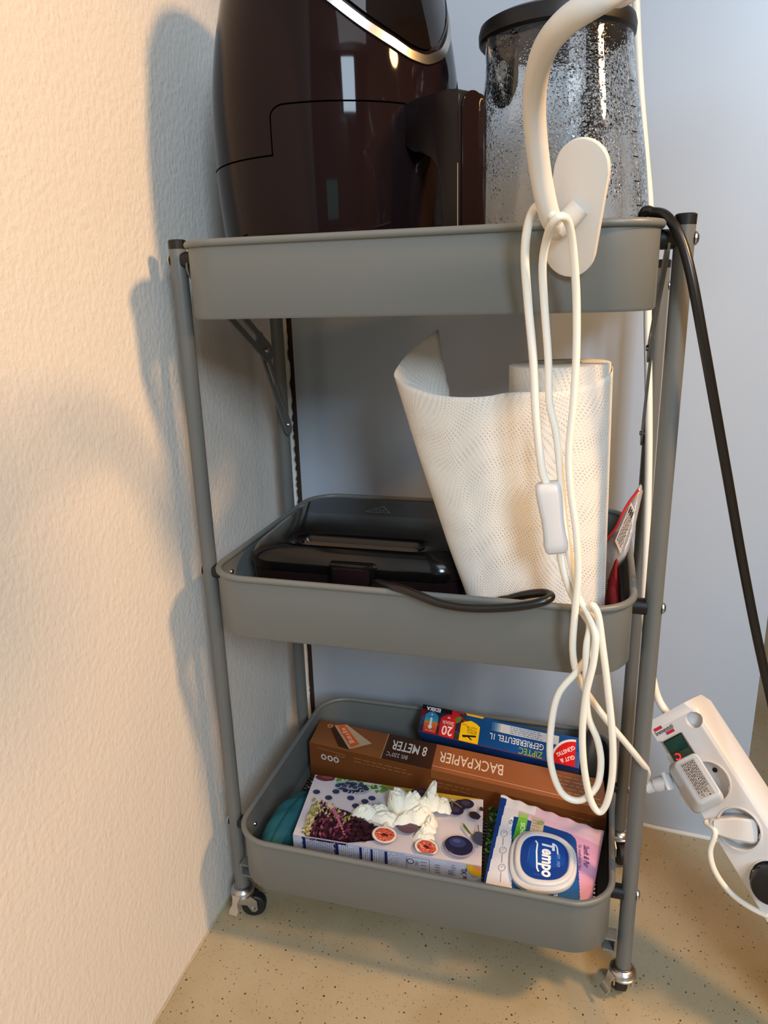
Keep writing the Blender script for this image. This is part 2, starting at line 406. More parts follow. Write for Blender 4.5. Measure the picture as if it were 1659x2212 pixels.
# ================================================================== the setting
Z0 = .028                                   # floor level
WM = Matrix.Translation((-.0312, -.0927, 0)) @ Matrix.Rotation(math.radians(.905), 4, 'Z')      # plaster wall frame
PM = Matrix.Translation((.4894, .2910, 0)) @ Matrix.Rotation(math.radians(-4.5), 4, 'Z')         # cupboard panel frame
RM = Matrix.Identity(4)
def rm(x, y, z): return Vector((x, y, z))
def rbox(name, x0, x1, y0, y1, z0, z1, m, parent=None, bev=0, F=None):
    return box(name, (F or RM) @ Matrix.Translation(((x0+x1)/2, (y0+y1)/2, (z0+z1)/2)), x1-x0, y1-y0, z1-z0, m, parent, bev)
XW = -.0469
struct(rbox('floor', -.25, 2.6, -3.1, 2.0, Z0-.05, Z0, 'floor'))
struct(rbox('wall_left', -.12, 0, -2.95, 2.07, Z0, 2.5, 'plaster', None, 0, WM))
struct(rbox('wall_right', 2.5, 2.6, -3.0, 2.0, Z0, 2.5, 'warmwall'))
struct(rbox('wall_back', -.25, 2.5, 1.9, 2.0, Z0, 2.5, 'roomwall'))
struct(rbox('ceiling', -.25, 2.6, -3.1, 2.0, 2.5, 2.6, 'roomwall'))
# wall behind the camera with its window opening
bm = bmesh.new()
for a in ((-.15, 1.36, Z0, 2.5), (2.12, 2.5, Z0, 2.5), (1.36, 2.12, Z0, 1.50), (1.36, 2.12, 2.46, 2.5)):
    box_bm(bm, RM @ Matrix.Translation(((a[0]+a[1])/2, -2.95, (a[2]+a[3])/2)), a[1]-a[0], .1, a[3]-a[2])
struct(frombm('wall_front', bm, 'roomwall'))
bm = bmesh.new()
for a in ((1.36, 1.41, 1.5, 2.46), (2.07, 2.12, 1.5, 2.46), (1.41, 2.07, 1.5, 1.55), (1.41, 2.07, 2.41, 2.46)):
    box_bm(bm, RM @ Matrix.Translation(((a[0]+a[1])/2, -2.95, (a[2]+a[3])/2)), a[1]-a[0], .06, a[3]-a[2])
win = struct(frombm('window_1', bm, 'whiteplastic'))

# cupboard side behind the trolley: smooth white board with a raw brown left edge
XE, XR = -.519, .127
cup = empty('cupboard', PM @ Vector(((XE+XR)/2, .17, Z0)), 'smooth cool-white lacquered cupboard panel standing behind the trolley', 'cupboard')
bm = bmesh.new(); box_bm(bm, PM @ Matrix.Translation(((XE+XR)/2, .011, 1.0+Z0/2)), XR-XE, .022, 2.0-Z0, .0012, 2)
o = frombm('panel', bm, 'panel', cup); sharp(o)
rbox('carcass', XE+.05, XR-.02, .022, .32, Z0, 1.98, 'roomwall', cup, 0, PM)
rbox('raw_edge', XE-.0095, XE-.0006, .004, .02, Z0, 2.0, 'panel_edge', cup, 0, PM)
bm = bmesh.new(); random.seed(3)
zz = Z0; pv = []
while zz < 1.1:
    pv.append((zz, .0028+random.uniform(-.0012, .0026)*(1 if zz > .45 else .4))); zz += random.uniform(.003, .010)
def wl_(x, y, z): return WM @ Vector((x, y, z))
yw = .418
a = [bm.verts.new(wl_(.0002, yw, z)) for z, _ in pv]; b = [bm.verts.new(wl_(d, yw+.0006, z)) for z, d in pv]
c = [bm.verts.new(wl_(d, yw+.005, z)) for z, d in pv]
for i in range(len(pv)-1):
    bm.faces.new((a[i], b[i], b[i+1], a[i+1])); bm.faces.new((b[i], c[i], c[i+1], b[i+1]))
struct(frombm('trim_1', bm, 'caulk'))
random.seed(12)
bd = tube('trim_2', [WM @ Vector((.0008+random.uniform(-.0006, .0006), -1.2+k*.02, Z0+.0004)) for k in range(81)], .0019, 'bead', None, 8, 2); struct(bd)
tube('caulk_bead', [PM @ Vector((XE+(XR-XE)*k/12, -.0022+.0012*math.sin(k*2.3), Z0+.0012)) for k in range(13)], .0034, 'caulk', cup, 8, 3)

# ================================================================== the trolley
W_, D_, H_, ZB, HR = .455, .2186, .8323, .072, .8041
R1, R2, R3, HT = .8245, .5109, .1938, .0648
TX0, TX1, TY0, TY1 = .0248, W_-.0187, -.0543, D_+.0375
tr = empty('kitchen_trolley', (W_/2, D_/2, 0), 'grey metal three-tier folding kitchen trolley with round posts on casters', 'trolley')
def tray(zr):
    out = rrect(TX0, TX1, TY0, TY1, .042, 10); t = .0012
    inn = rrect(TX0+t, TX1-t, TY0+t, TY1-t, .042-t, 10)
    bm = bmesh.new(); z0 = zr-HT; n = len(out)
    fl = rrect(TX0+.014, TX1-.014, TY0+.014, TY1-.014, .03, 10)
    prof = []
    def ring(p, z): return [bm.verts.new((x, y, z)) for x, y in p]
    lip = rrect(TX0+.002, TX1-.002, TY0+.002, TY1-.002, .040, 10)
    R = [ring(fl, z0+.0015), ring(lip, z0), ring(out, z0+.0025), ring(out, zr-.002), ring(inn, zr-.002), ring(inn, z0+.0035), ring(fl, z0+.0027)]
    for i in range(len(R)):
        a, b = R[i], R[(i+1) % len(R)]
        for k in range(n): bm.faces.new((a[k], a[(k+1) % n], b[(k+1) % n], b[k]))
    o = frombm('tray', bm, 'grey', tr); sharp(o, 40)
    bm = bmesh.new(); tube_bm(bm, [Vector((x, y, zr)) for x, y in rrect(TX0-.0004, TX1+.0004, TY0-.0004, TY1+.0004, .042, 10)], .0033, 10, closed=True)
    frombm('tray_rim', bm, 'grey', o, True)
    # expanded-metal floor: two sets of slanting strands
    bm = bmesh.new(); x0, x1, y0, y1 = TX0+.012, TX1-.012, TY0+.012, TY1-.012; zf = z0+.0032; sl = .62; st = .0098; w2 = .0007
    for sgn in (1, -1):
        c = -(y1-y0)/sl*1.0
        while c < (x1-x0):
            pts = []
            # x = x0 + c + s*(y)/sl
            def X(y): return x0+c+(y-y0)/sl if sgn > 0 else x1-c-(y-y0)/sl
            ya, yb = y0, y1
            if sgn > 0:
                if c < 0: ya = y0 - c*sl
                if X(yb) > x1: yb = y0+(x1-x0-c)*sl
            else:
                if c < 0: ya = y0 - c*sl
                if X(yb) < x0: yb = y0+(x1-x0-c)*sl
            if yb-ya > .003:
                A, B = Vector((X(ya), ya, zf)), Vector((X(yb), yb, zf)); d = (B-A).normalized(); s = Vector((-d.y, d.x, 0))*w2
                v = [bm.verts.new(p) for p in (A-s, A+s, B+s, B-s)] + [bm.verts.new(p+Vector((0, 0, .0008))) for p in (A-s, A+s, B+s, B-s)]
                for f in ((0, 1, 2, 3), (4, 5, 6, 7), (0, 1, 5, 4), (1, 2, 6, 5), (2, 3, 7, 6), (3, 0, 4, 7)): bm.faces.new([v[i] for i in f])
            c += st
    stuff(frombm('mesh_floor', bm, 'mesh', o))
    return o
T1, T2, T3 = tray(R1), tray(R2), tray(R3)
PR = .0080
for (x, y, h) in ((0, 0, H_), (W_, 0, H_), (W_, D_, HR), (0, D_, HR)):
    o = lathe('post', (x, y, 0), [(0, ZB), (PR*.75, ZB), (PR, ZB+.0015), (PR, h-.0085), (0, h-.0085)], 'post', tr, 28)
    lathe('post_cap', (x, y, 0), [(PR+.0002, h-.0085), (PR+.0004, h-.001), (PR-.001, h), (0, h)], 'blackplastic', o, 28)
# black spacers between posts and trays, bolt heads outside, screw heads inside
SPZ = [(0, R1-.011), (0, .494), (0, .168)]
for z in (R1-.011, .4945, .169):
    for xp, xt, sgn in ((PR*.7, TX0-.0005, 1), (W_-PR*.7, TX1+.0005, -1)):
        o = cyl('spacer', (xp, 0, z), (xt, 0, z), .0078, 'blackplastic', tr)
        bx = -PR if sgn > 0 else W_+PR
        lathe('bolt_head', frame((bx, 0, z), *basis((-sgn, 0, 0))), [(0, .0032), (.003, .0028), (.0055, .001), (.0058, -.0004), (0, -.0004)], 'steel', o, 16)
        ix = TX0+.0012 if sgn > 0 else TX1-.0012
        lathe('screw_end', frame((ix, 0, z), *basis((sgn, 0, 0))), [(0, .002), (.0022, .0016), (.0028, 0), (0, 0)], 'steel', o, 12)
for z in (.777, .457, .136):
    for xp, xt, sgn in ((PR*.7, TX0-.0005, 1), (W_-PR*.7, TX1+.0005, -1)):
        o = cyl('spacer', (xp, D_, z), (xt, D_, z), .0068, 'blackplastic', tr)
        bx = -PR if sgn > 0 else W_+PR
        lathe('bolt_head', frame((bx, D_, z), *basis((-sgn, 0, 0))), [(0, .0032), (.003, .0028), (.005, .001), (.0052, -.0004), (0, -.0004)], 'steel', o, 16)
# folding braces: slotted flat links on both sides
def link_plate(x, A, B, w, slot, r0=None):
    """flat link in the plane x=const from A to B (y,z); slot = (from,to) fraction"""
    A = Vector((0, A[0], A[1])); B = Vector((0, B[0], B[1])); L = (B-A).length; d = (B-A)/L
    X = d; Z = Vector((1, 0, 0)); Y = Z.cross(X)
    T = frame(Vector((x, 0, 0))+A, X, Y, Z); th = .0020; bm = bmesh.new()
    def cap(cx, r, a0, n=8): return [(cx+r*math.cos(a0+PI*k/n), r*math.sin(a0+PI*k/n)) for k in range(n+1)]
    outer = cap(L, w/2, -PI/2)+cap(0, w/2, PI/2)
    sw = w*.17; inner = cap(L*slot[1], sw, -PI/2)+cap(L*slot[0], sw, PI/2)
    n = len(outer); vs = []
    for z in (-th/2, th/2):
        vs.append(([bm.verts.new(T @ Vector((p[0], p[1], z))) for p in outer], [bm.verts.new(T @ Vector((p[0], p[1], z))) for p in inner]))
    for k in range(n):
        k2 = (k+1) % n
        for s in (0, 1): bm.faces.new((vs[s][0][k], vs[s][0][k2], vs[s][1][k2], vs[s][1][k]))
        bm.faces.new((vs[0][0][k], vs[0][0][k2], vs[1][0][k2], vs[1][0][k])); bm.faces.new((vs[0][1][k], vs[0][1][k2], vs[1][1][k2], vs[1][1][k]))
    return frombm('brace_link', bm, 'post', tr)
for x, sg in ((.0125, 1), (.4435, -1)):
    a = link_plate(x, (.004, .807), (.160, .713), .024, (.30, .80))
    b = link_plate(x-.0024*sg, (.146, .729), (.212, .612), .019, (.22, .80))
    lathe('rivet', frame((x+.001*sg, .155, .716), *basis((sg, 0, 0))), [(0, .0025), (.0028, .002), (.0042, 0), (0, 0)], 'steel', a, 14)
    lathe('rivet', frame((x-.0014*sg, .210, .617), *basis((sg, 0, 0))), [(0, .0022), (.0024, .0018), (.0034, 0), (0, 0)], 'steel', b, 14)
    cyl('spacer', (x-.003*sg, .211, .615), ((PR*.6) if sg > 0 else W_-PR*.6, .213, .615), .0035, 'blackplastic', tr)
# latch brackets under the bottom tray, next to the casters
for x, sg in ((0, 1), (W_, -1)):
    bm = bmesh.new()
    for (cx, cz, sx, sz) in ((.0225, .1205, .026, .0022), (.0110, .1130, .0022, .0150), (.0170, .1055, .014, .0022)):
        box_bm(bm, Matrix.Translation((x+sg*cx, -.010, cz)), sx, .016, sz, .0006, 1)
    box_bm(bm, Matrix.Translation((x+sg*.030, -.004, .1195)), .020, .026, .0020, .0005, 1)
    sharp(frombm('latch_bracket', bm, 'post', tr))
# casters
def caster(x, y, ang, brake):
    T = Matrix.Translation((x, y, 0)) @ Matrix.Rotation(ang, 4, 'Z')
    root = lathe('caster', T, [(0, .0725), (.0085, .0725), (.0098, .0718), (.0128, .0695), (.0142, .0668), (.0144, .0652), (.0132, .0642), (.0146, .0632), (.0145, .0612), (.0120, .0596), (0, .0596)], 'steel', tr, 36)
    lathe('socket_collar', T, [(.0086, .0720), (.0096, .0723), (.0102, .0709), (.0086, .0702)], 'blackplastic', root, 28)
    wc = Vector((.013, 0, Z0+.0153))
    for s in (-1, 1):
        pts = [(-.010, .0615), (.011, .0620), (.018, .055), (.0185, .042), (.0155, .0385), (.011, .0395), (.006, .049), (-.010, .053)]
        TT = T @ frame((0, s*.0092, 0), (1, 0, 0), (0, 0, 1), (0, -1, 0))
        extrude_poly('fork', TT, pts, .0014, 'steel', root)
        lathe('axle_nut', T @ frame((wc.x, s*.0098, wc.z), *basis((0, s, 0))), [(0, .0018), (.0024, .0016), (.0034, 0), (0, 0)], 'steel', root, 12)
    TW = T @ frame(wc, *basis((0, 1, 0)))
    w = lathe('wheel', TW, [(0, -.0066), (.004, -.0070), (.0130, -.0066), (.0148, -.0052), (.0152, -.0034), (.0152, .0034), (.0148, .0052), (.0130, .0066), (.004, .0070), (0, .0066)], 'blackrubber', root, 36)
    if brake:
        BT = T @ Matrix.Rotation(brake, 4, 'Z')
        bm = bmesh.new(); pr = [(-.006, .0640), (-.0135, .0660), (-.0175, .0600), (-.0180, .0555), (-.0200, .0510), (-.0240, .0470)]
        wd = [.0065, .0055, .0036, .0040, .0062, .0058]; lo = []; hi = []
        for (px, pz), ww in zip(pr, wd):
            lo.append([bm.verts.new(BT @ Vector((px, s*ww, pz))) for s in (-1, 1)]); hi.append([bm.verts.new(BT @ Vector((px-.0010, s*ww, pz+.0012))) for s in (-1, 1)])
        for i in range(len(pr)-1):
            bm.faces.new((lo[i][0], lo[i][1], lo[i+1][1], lo[i+1][0])); bm.faces.new((hi[i][0], hi[i][1], hi[i+1][1], hi[i+1][0]))
            for s in (0, 1): bm.faces.new((lo[i][s], hi[i][s], hi[i+1][s], lo[i+1][s]))
        for i in (0, len(pr)-1): bm.faces.new((lo[i][0], lo[i][1], hi[i][1], hi[i][0]))
        sharp(frombm('brake_lever', bm, 'steel', root), 30)
    return root
caster(0, 0, math.radians(18), 1.15)
caster(W_, 0, math.radians(95), -1.01)
caster(W_, D_, math.radians(-72), False)
caster(0, D_, math.radians(120), False)

# ================================================================== air fryer
FC = Vector((.131, .105, 0)); TH = math.radians(-34.5)
fr = empty('air_fryer', (FC.x, FC.y, R1-HT+.004), 'glossy black rounded air fryer with silver band on the left of the top tray', 'air fryer')
FP = [(.100, .7695), (.1085, .7725), (.1125, .790), (.1158, .820), (.1180, .845), (.1195, .865), (.1208, .890), (.1213, .915), (.1212, .940), (.1196, .967), (.1166, .990), (.1138, 1.006), (.1085, 1.030), (.1015, 1.055), (.090, 1.078), (.070, 1.095), (.040, 1.104), (0, 1.106)]
def FR(z):
    for (r0, z0), (r1, z1) in zip(FP, FP[1:]):
        if z0 <= z <= z1: return r0+(r1-r0)*(z-z0)/(z1-z0)
    return .1
prof = []
_pp = smoothpath([Vector((r, 0, z)) for r, z in FP], 3)
prof = [(max(p.x, 0), p.z) for p in _pp]
def FRs(z):
    for (r0, z0), (r1, z1) in zip(prof, prof[1:]):
        if z0 <= z <= z1 and z1 > z0: return r0+(r1-r0)*(z-z0)/(z1-z0)
    return .1
body = lathe('housing', Matrix.Translation(FC), [(0, .7695)]+prof, 'gloss', fr, 96, 60)
def onf(th, z, off=0): return FC + Vector((math.cos(th), math.sin(th), 0))*(FRs(z)+off) + Vector((0, 0, z))
# drawer shell: lower all round the front, stepping up around the handle
A1 = math.radians(64.5); ZLO, ZHI = .8955, .9342
def ztop(a):
    a = abs(a)
    if a > A1: return ZLO
    rr = math.radians(6.5)
    if a > A1-rr: k = (a-(A1-rr))/rr; return ZHI-.009*(1-math.sqrt(max(0, 1-k*k)))
    return ZHI
bm = bmesh.new(); na = 120; nz = 26; grid = []
amax = math.radians(125)
angs = sorted(set([-amax+2*amax*i/na for i in range(na+1)] + [s*(A1+e) for s in (-1, 1) for e in (.0005, -.0005, -.01, -.03, -.06, -.09)]))
for a in angs:
    zt = ztop(a)
    grid.append([bm.verts.new(onf(TH+a, .775+(zt-.775)*j/nz, .0009)) for j in range(nz+1)])
for i in range(len(grid)-1):
    for j in range(nz): bm.faces.new((grid[i][j], grid[i+1][j], grid[i+1][j+1], grid[i][j+1]))
dr = frombm('drawer', bm, 'gloss2', fr); sharp(dr, 60)
tube('drawer_seam', [onf(TH+a, ztop(a)+.0002, .0004) for a in angs], .0009, 'seam', dr, 6, 0)
# silver band around the display
BZ = [(-75, 1.062), (-62, 1.045), (-50, 1.0295), (-43, 1.020), (-37, 1.0117), (-30, 1.0012), (-23.5, .9925), (-17, .9855), (-12.3, .9812), (-8, .9772), (-4, .974), (0, .9725), (3, .972), (6, .9725), (11, .976), (18, .983), (27, .999), (34, 1.014), (42, 1.030), (52, 1.046), (65, 1.060)]
def band(name, dz, w, off, m, parent):
    P = smoothpath([Vector((a, z, 0)) for a, z in BZ], 5); bm = bmesh.new(); rows = []
    for i, p in enumerate(P):
        q = P[min(i+1, len(P)-1)]-P[max(i-1, 0)]; dx = q.x*PI/180*.118; nrm = Vector((-q.y, dx)); nrm.normalize()
        row = []
        for s, o2 in ((-w/2, 0), (-w/2*.9, off), (w/2*.9, off), (w/2, 0)):
            aa = TH+math.radians(p.x)+nrm.x*(s+dz)/.118; zz = p.y+nrm.y*(s+dz); row.append(bm.verts.new(onf(aa, zz, o2+.0003)))
        rows.append(row)
    for a, b in zip(rows, rows[1:]):
        for k in range(3): bm.faces.new((a[k], b[k], b[k+1], a[k+1]))
    o = frombm(name, bm, m, parent); return sharp(o, 60)
band('silver_band', 0, .0082, .0018, 'chrome', fr)
# display panel above the band
bm = bmesh.new(); P = smoothpath([Vector((a, z, 0)) for a, z in BZ[2:-2]], 5); rows = []
for p in P:
    row = []
    for j in range(9):
        z = p.y+.0075+(1.062-p.y-.0075)*j/8; row.append(bm.verts.new(onf(TH+math.radians(p.x*.93), z, .0016)))
    rows.append(row)
for a, b in zip(rows, rows[1:]):
    for j in range(8): bm.faces.new((a[j], b[j], b[j+1], a[j+1]))
dp = frombm('display_panel', bm, 'screen', fr); sharp(dp, 60)
band('display_edge', .0085, .0014, .0022, 'screen', dp)
# handle
hdv = Vector((math.cos(TH), math.sin(TH), 0)); hn = Vector((-hdv.y, hdv.x, 0))
TT = frame(FC, hdv, Vector((0, 0, 1)), -hn)
hp = [(.1175, .9350), (.150, .9352), (.176, .9352), (.1835, .9335), (.1860, .929), (.1865, .920), (.1865, .800), (.1845, .7935), (.1795, .791), (.1730, .792), (.1695, .797), (.1675, .81), (.1665, .865), (.164, .879), (.157, .888), (.149, .892), (.140, .8925), (.128, .8975), (.1185, .904)]
hpp = [(p.x, p.y) for p in smoothpath([Vector((x, z, 0)) for x, z in hp], 2)]
hd = extrude_poly('handle', TT, hpp, .0330, 'satin', fr, .0022)
# front plate of the grip with rounded top
pts = [(p[0], p[1]) for p in ([(.0135*math.cos(a*PI/12), .9205+.0135*math.sin(a*PI/12)) for a in range(13)]+[(-.0135, .797), (-.0115, .7935), (.0115, .7935), (.0135, .797)])]
Tp = frame(FC+hdv*.1872, hn, Vector((0, 0, 1)), hdv)
extrude_poly('grip_plate', Tp, pts, .0022, 'gloss', hd, .0007)
pr2 = [(s*.0141, z) for s, z in ((1, .800),)]
tube('grip_trim', [FC+hdv*.1858-hn*.0160+Vector((0, 0, z)) for z in (.796, .83, .862, .879)], .0007, 'chrome', hd, 6, 0)
lathe('base', Matrix.Translation(FC), [(0, .7640), (.092, .7640), (.100, .7655), (.101, .7700), (0, .7700)], 'blackplastic', fr, 48)
# black support foot edge visible on the tray rim
fo = []
for k in range(14):
    a = math.radians(-150+k*6.0); fo.append(FC+Vector((math.cos(a)*.1195, math.sin(a)*.1195, .8305-.0006*k)))
# ================================================================== kettle
KC = Vector((.346, .107, 0)); K0 = R1-HT+.004
ke = empty('glass_kettle', (KC.x, KC.y, K0), 'steamed-up glass kettle with black lid, on the right of the top tray', 'kettle')
kp = [(.0850, .800), (.0862, .815), (.0860, .840), (.0840, .858), (.0805, .885), (.0760, .912), (.0712, .938), (.0668, .962), (.0632, .984), (.0628, .992)]
kin = [(r-.0022, z) for r, z in kp]
TK = Matrix.Translation((KC.x, KC.y, 0))
bm = bmesh.new(); TKl = Matrix.Translation((0, 0, 0))
seg = 96
def spout(a, z):
    # pouring lip bulging out near the rim, towards the left front
    da = (a-math.radians(213)+PI) % (2*PI)-PI; k = max(0, 1-abs(da)/.42); k = k*k*(3-2*k); h = min(max((z-.935)/.045, 0), 1)
    return .0085*k*h*h
def krings(pr, off):
    rings = []
    for r, z in pr:
        rings.append([bm.verts.new(((r+spout(2*PI*k/seg, z))*math.cos(2*PI*k/seg), (r+spout(2*PI*k/seg, z))*math.sin(2*PI*k/seg), z-K0)) for k in range(seg)])
    return rings
def dens(pr):
    p = smoothpath([Vector((r, 0, z)) for r, z in pr], 3); return [(q.x, q.z) for q in p]
Ro = krings(dens(kp), 0); Ri = krings(dens(kin), 0)
for R in (Ro, Ri):
    for a, b in zip(R, R[1:]):
        for k in range(seg): bm.faces.new((a[k], a[(k+1) % seg], b[(k+1) % seg], b[k]))
for k in range(seg):
    k2 = (k+1) % seg
    bm.faces.new((Ro[0][k], Ro[0][k2], Ri[0][k2], Ri[0][k])); bm.faces.new((Ro[-1][k], Ro[-1][k2], Ri[-1][k2], Ri[-1][k]))
jug = frombm('glass_jug', bm, 'glass', None); sharp(jug, 60)
jug.location = (KC.x, KC.y, K0); jug.parent = ke; jug.matrix_parent_inverse = Matrix.Translation(ke.location).inverted()
lathe('base_ring', TK, [(0, .7765), (.080, .7765), (.0875, .779), (.0880, .800), (.0868, .8065), (.0835, .8075), (.0835, .801), (0, .801)], 'blackplastic', ke, 64)
lathe('power_base', TK, [(0, K0-.0002), (.079, K0-.0002), (.081, K0+.002), (.080, .7745), (.060, .7762), (0, .7762)], 'blackplastic', ke, 48)
TL_ = Matrix.Translation((KC.x-.004, KC.y, 0))
ld = lathe('lid', TL_, [(0, .9905), (.060, .9905), (.0665, .9890), (.0690, .9915), (.0695, .998), (.0680, 1.0035), (.062, 1.0065), (.030, 1.008), (0, 1.008)], 'blackplastic', ke, 72)
lathe('lid_knob', TL_, [(0, 1.0085), (.014, 1.0085), (.0125, 1.014), (.015, 1.021), (.013, 1.0255), (0, 1.0265)], 'blackplastic', ld, 32)
# strainer inside the spout
bm = bmesh.new(); sa = math.radians(213)
sd = Vector((math.cos(sa), math.sin(sa), 0)); st_ = Vector((-sd.y, sd.x, 0))
pts = [(x*.024, z) for x, z in [(math.cos(t*PI/10), .955+.020*math.sin(t*PI/10)*(-1)) for t in range(11)]]+[(-.024, .988), (.024, .988)]
extrude_poly('strainer_frame', frame(Vector((KC.x, KC.y, 0))+sd*.0545, st_, (0, 0, 1), sd), pts, .004, 'blackplastic', ke, .0008)
pts = [(x*.010, .962+.010*y) for x, y in [(math.cos(t*PI/8), math.sin(t*PI/8)) for t in range(16)]]
extrude_poly('strainer_mesh', frame(Vector((KC.x, KC.y, 0))+sd*.0570, st_, (0, 0, 1), sd), pts, .0012, 'whiteplastic', ke)
# black handle on the far right side
ha = math.radians(74); hx = Vector((math.cos(ha), math.sin(ha), 0)); hb = Vector((KC.x, KC.y, 0))
hpth = [hb+hx*.062+Vector((0, 0, .997)), hb+hx*.085+Vector((0, 0, .999)), hb+hx*.100+Vector((0, 0, .985)), hb+hx*.106+Vector((0, 0, .93)), hb+hx*.108+Vector((0, 0, .86)), hb+hx*.104+Vector((0, 0, .812)), hb+hx*.088+Vector((0, 0, .795))]
tube('handle', hpth, .0125, 'satin', ke, 16, 6)
# water scale printed on the glass
sc = []
bm = bmesh.new()
for k, z in enumerate([.825, .845, .865, .885, .905, .925, .945]):
    rr = [r for r, zz in kp]; 
    rad = .0853-(z-.845)*.135 if z > .845 else .0862
    for j in range(5):
        a0_, a1_ = math.radians(-33+j*1.3), math.radians(-33+(j+1)*1.3)
        v = [bm.verts.new((KC.x+(rad+.0007)*math.cos(q), KC.y+(rad+.0007)*math.sin(q), z+dz)) for q, dz in ((a0_, 0), (a1_, 0), (a1_, .0011), (a0_, .0011))]; bm.faces.new(v)
frombm('fill_scale', bm, 'blackplastic', ke)
# kettle flex leaving over the rim and hanging down on the right
kc = [Vector((KC.x+.060, KC.y+.045, .771)), Vector((.415, .075, .772)), Vector((.424, .045, .795)), at(1388, 467, y=.010), at(1412, 459, y=.004), at(1440, 470, y=.000)+Vector((0, -.006, 0)), at(1470, 515, y=-.016), at(1494, 600, y=-.022), at(1520, 740, y=-.020), at(1545, 880, y=-.012), at(1575, 1050, y=-.004), at(1603, 1210, y=0), at(1632, 1360, y=0), at(1662, 1500, y=0), at(1692, 1640, y=-.02), at(1725, 1790, y=-.05), at(1750, 1960, y=-.09), at(1800, 2180, y=-.12)]
tag(tube('kettle_cord', kc, .0041, 'blackcable', None, 12, 8), 'thick black power cord hanging over the right rim of the top tray', 'cord')

# ================================================================== gooseneck lamp with its mounting plate
la = empty('gooseneck_lamp', atd(1250, 450, .585), 'cream-white gooseneck lamp with rounded oval mounting plate in front of top tray', 'lamp')
pc = at(1244, 455, y=-.0770)
Yp = (at(1271, 325, y=-.0930)-at(1232, 578, y=-.0610)).normalized()
Xp = (_r*1.0 + Vector((0, -.62, 0))); Xp = (Xp-Yp*Xp.dot(Yp)).normalized(); Zp = Xp.cross(Yp)
if Zp.dot(_f) > 0: Zp = -Zp
Tpl = frame(pc, Xp, Yp, Zp)
hw, hl = .0196, .0290
pl = [(hw*math.cos(a*PI/14), hl+hw*math.sin(a*PI/14)) for a in range(15)]+[(-hw*math.cos(a*PI/14), -hl-hw*math.sin(a*PI/14)) for a in range(15)]
o = extrude_poly('mounting_plate', Tpl, pl, .0052, 'white', la, .0009)
st0 = pc+Zp*.002+Yp*.0040+Xp*.003
EL = atd(1203, 494, .538)
tube('stub', [st0, st0.lerp(EL, .5)+Vector((0, 0, -.0010)), EL], .0080, 'white', la, 20, 6)
arm = [EL+Vector((.003, 0, -.004)), EL, atd(1184, 455, .522), atd(1164, 350, .500), atd(1154, 220, .468), atd(1172, 118, .432), atd(1222, 48, .402), atd(1312, -12, .385), atd(1420, -85, .40)]
path = smoothpath(arm, 8)
bm = bmesh.new(); tube_bm(bm, path, [.0030, .0052, .0064, .0070, .0073]+[.0074]*(len(path)-5), 20); sharp(frombm('gooseneck_arm', bm, 'white', la), 60)
# the rest of the neck and its small dark head, above the picture
tail = [arm[-2], arm[-1], Vector((.53, -.30, 1.02)), Vector((.60, -.30, 1.07)), Vector((.66, -.29, 1.08))]
tube('gooseneck_arm', tail, .0074, 'white', la, 16, 8)
hd2 = Vector((1, .1, -.25)).normalized()
lathe('lamp_head', frame(tail[-1]+hd2*.02, *basis(hd2)), [(0, -.022), (.010, -.022), (.020, -.010), (.031, .025), (.033, .035), (.0315, .035), (.029, .025), (.018, -.006), (0, -.012)], 'white', la, 36)
# the floor lamp that gives the warm light
fl_ = empty('floor_lamp', (LAMP.x+.02, LAMP.y, Z0), 'warm floor lamp standing to the right of the trolley, outside the picture', 'lamp')
sd_ = (LAIM-LAMP).normalized(); bx_ = basis(-sd_)
lathe('lamp_shade', frame(LAMP, *bx_), [(0, .085), (.025, .085), (.035, .070), (.072, -.012), (.078, -.04), (.076, -.04), (.070, -.012), (.033, .066), (0, .080)], 'white', fl_, 40)
lathe('bulb', frame(LAMP, *bx_), [(0, .070), (.016, .068), (.018, .045), (.030, .020), (.030, .002), (.018, -.016), (0, -.020)], mat('bulb_glass', 'ffd9a0', .3, emit=('ffb060', 12)), fl_, 24)
tube('pole', [LAMP-sd_*.08, LAMP-sd_*.12+Vector((0, 0, -.02)), Vector((LAMP.x+.14, LAMP.y, 1.2)), Vector((LAMP.x+.14, LAMP.y, .6)), Vector((LAMP.x+.14, LAMP.y, Z0+.02))], .009, 'steel', fl_, 14, 8)
lathe('foot', (LAMP.x+.14, LAMP.y, 0), [(0, Z0), (.12, Z0), (.12, Z0+.012), (.10, Z0+.02), (0, Z0+.022)], 'steel', fl_, 40)

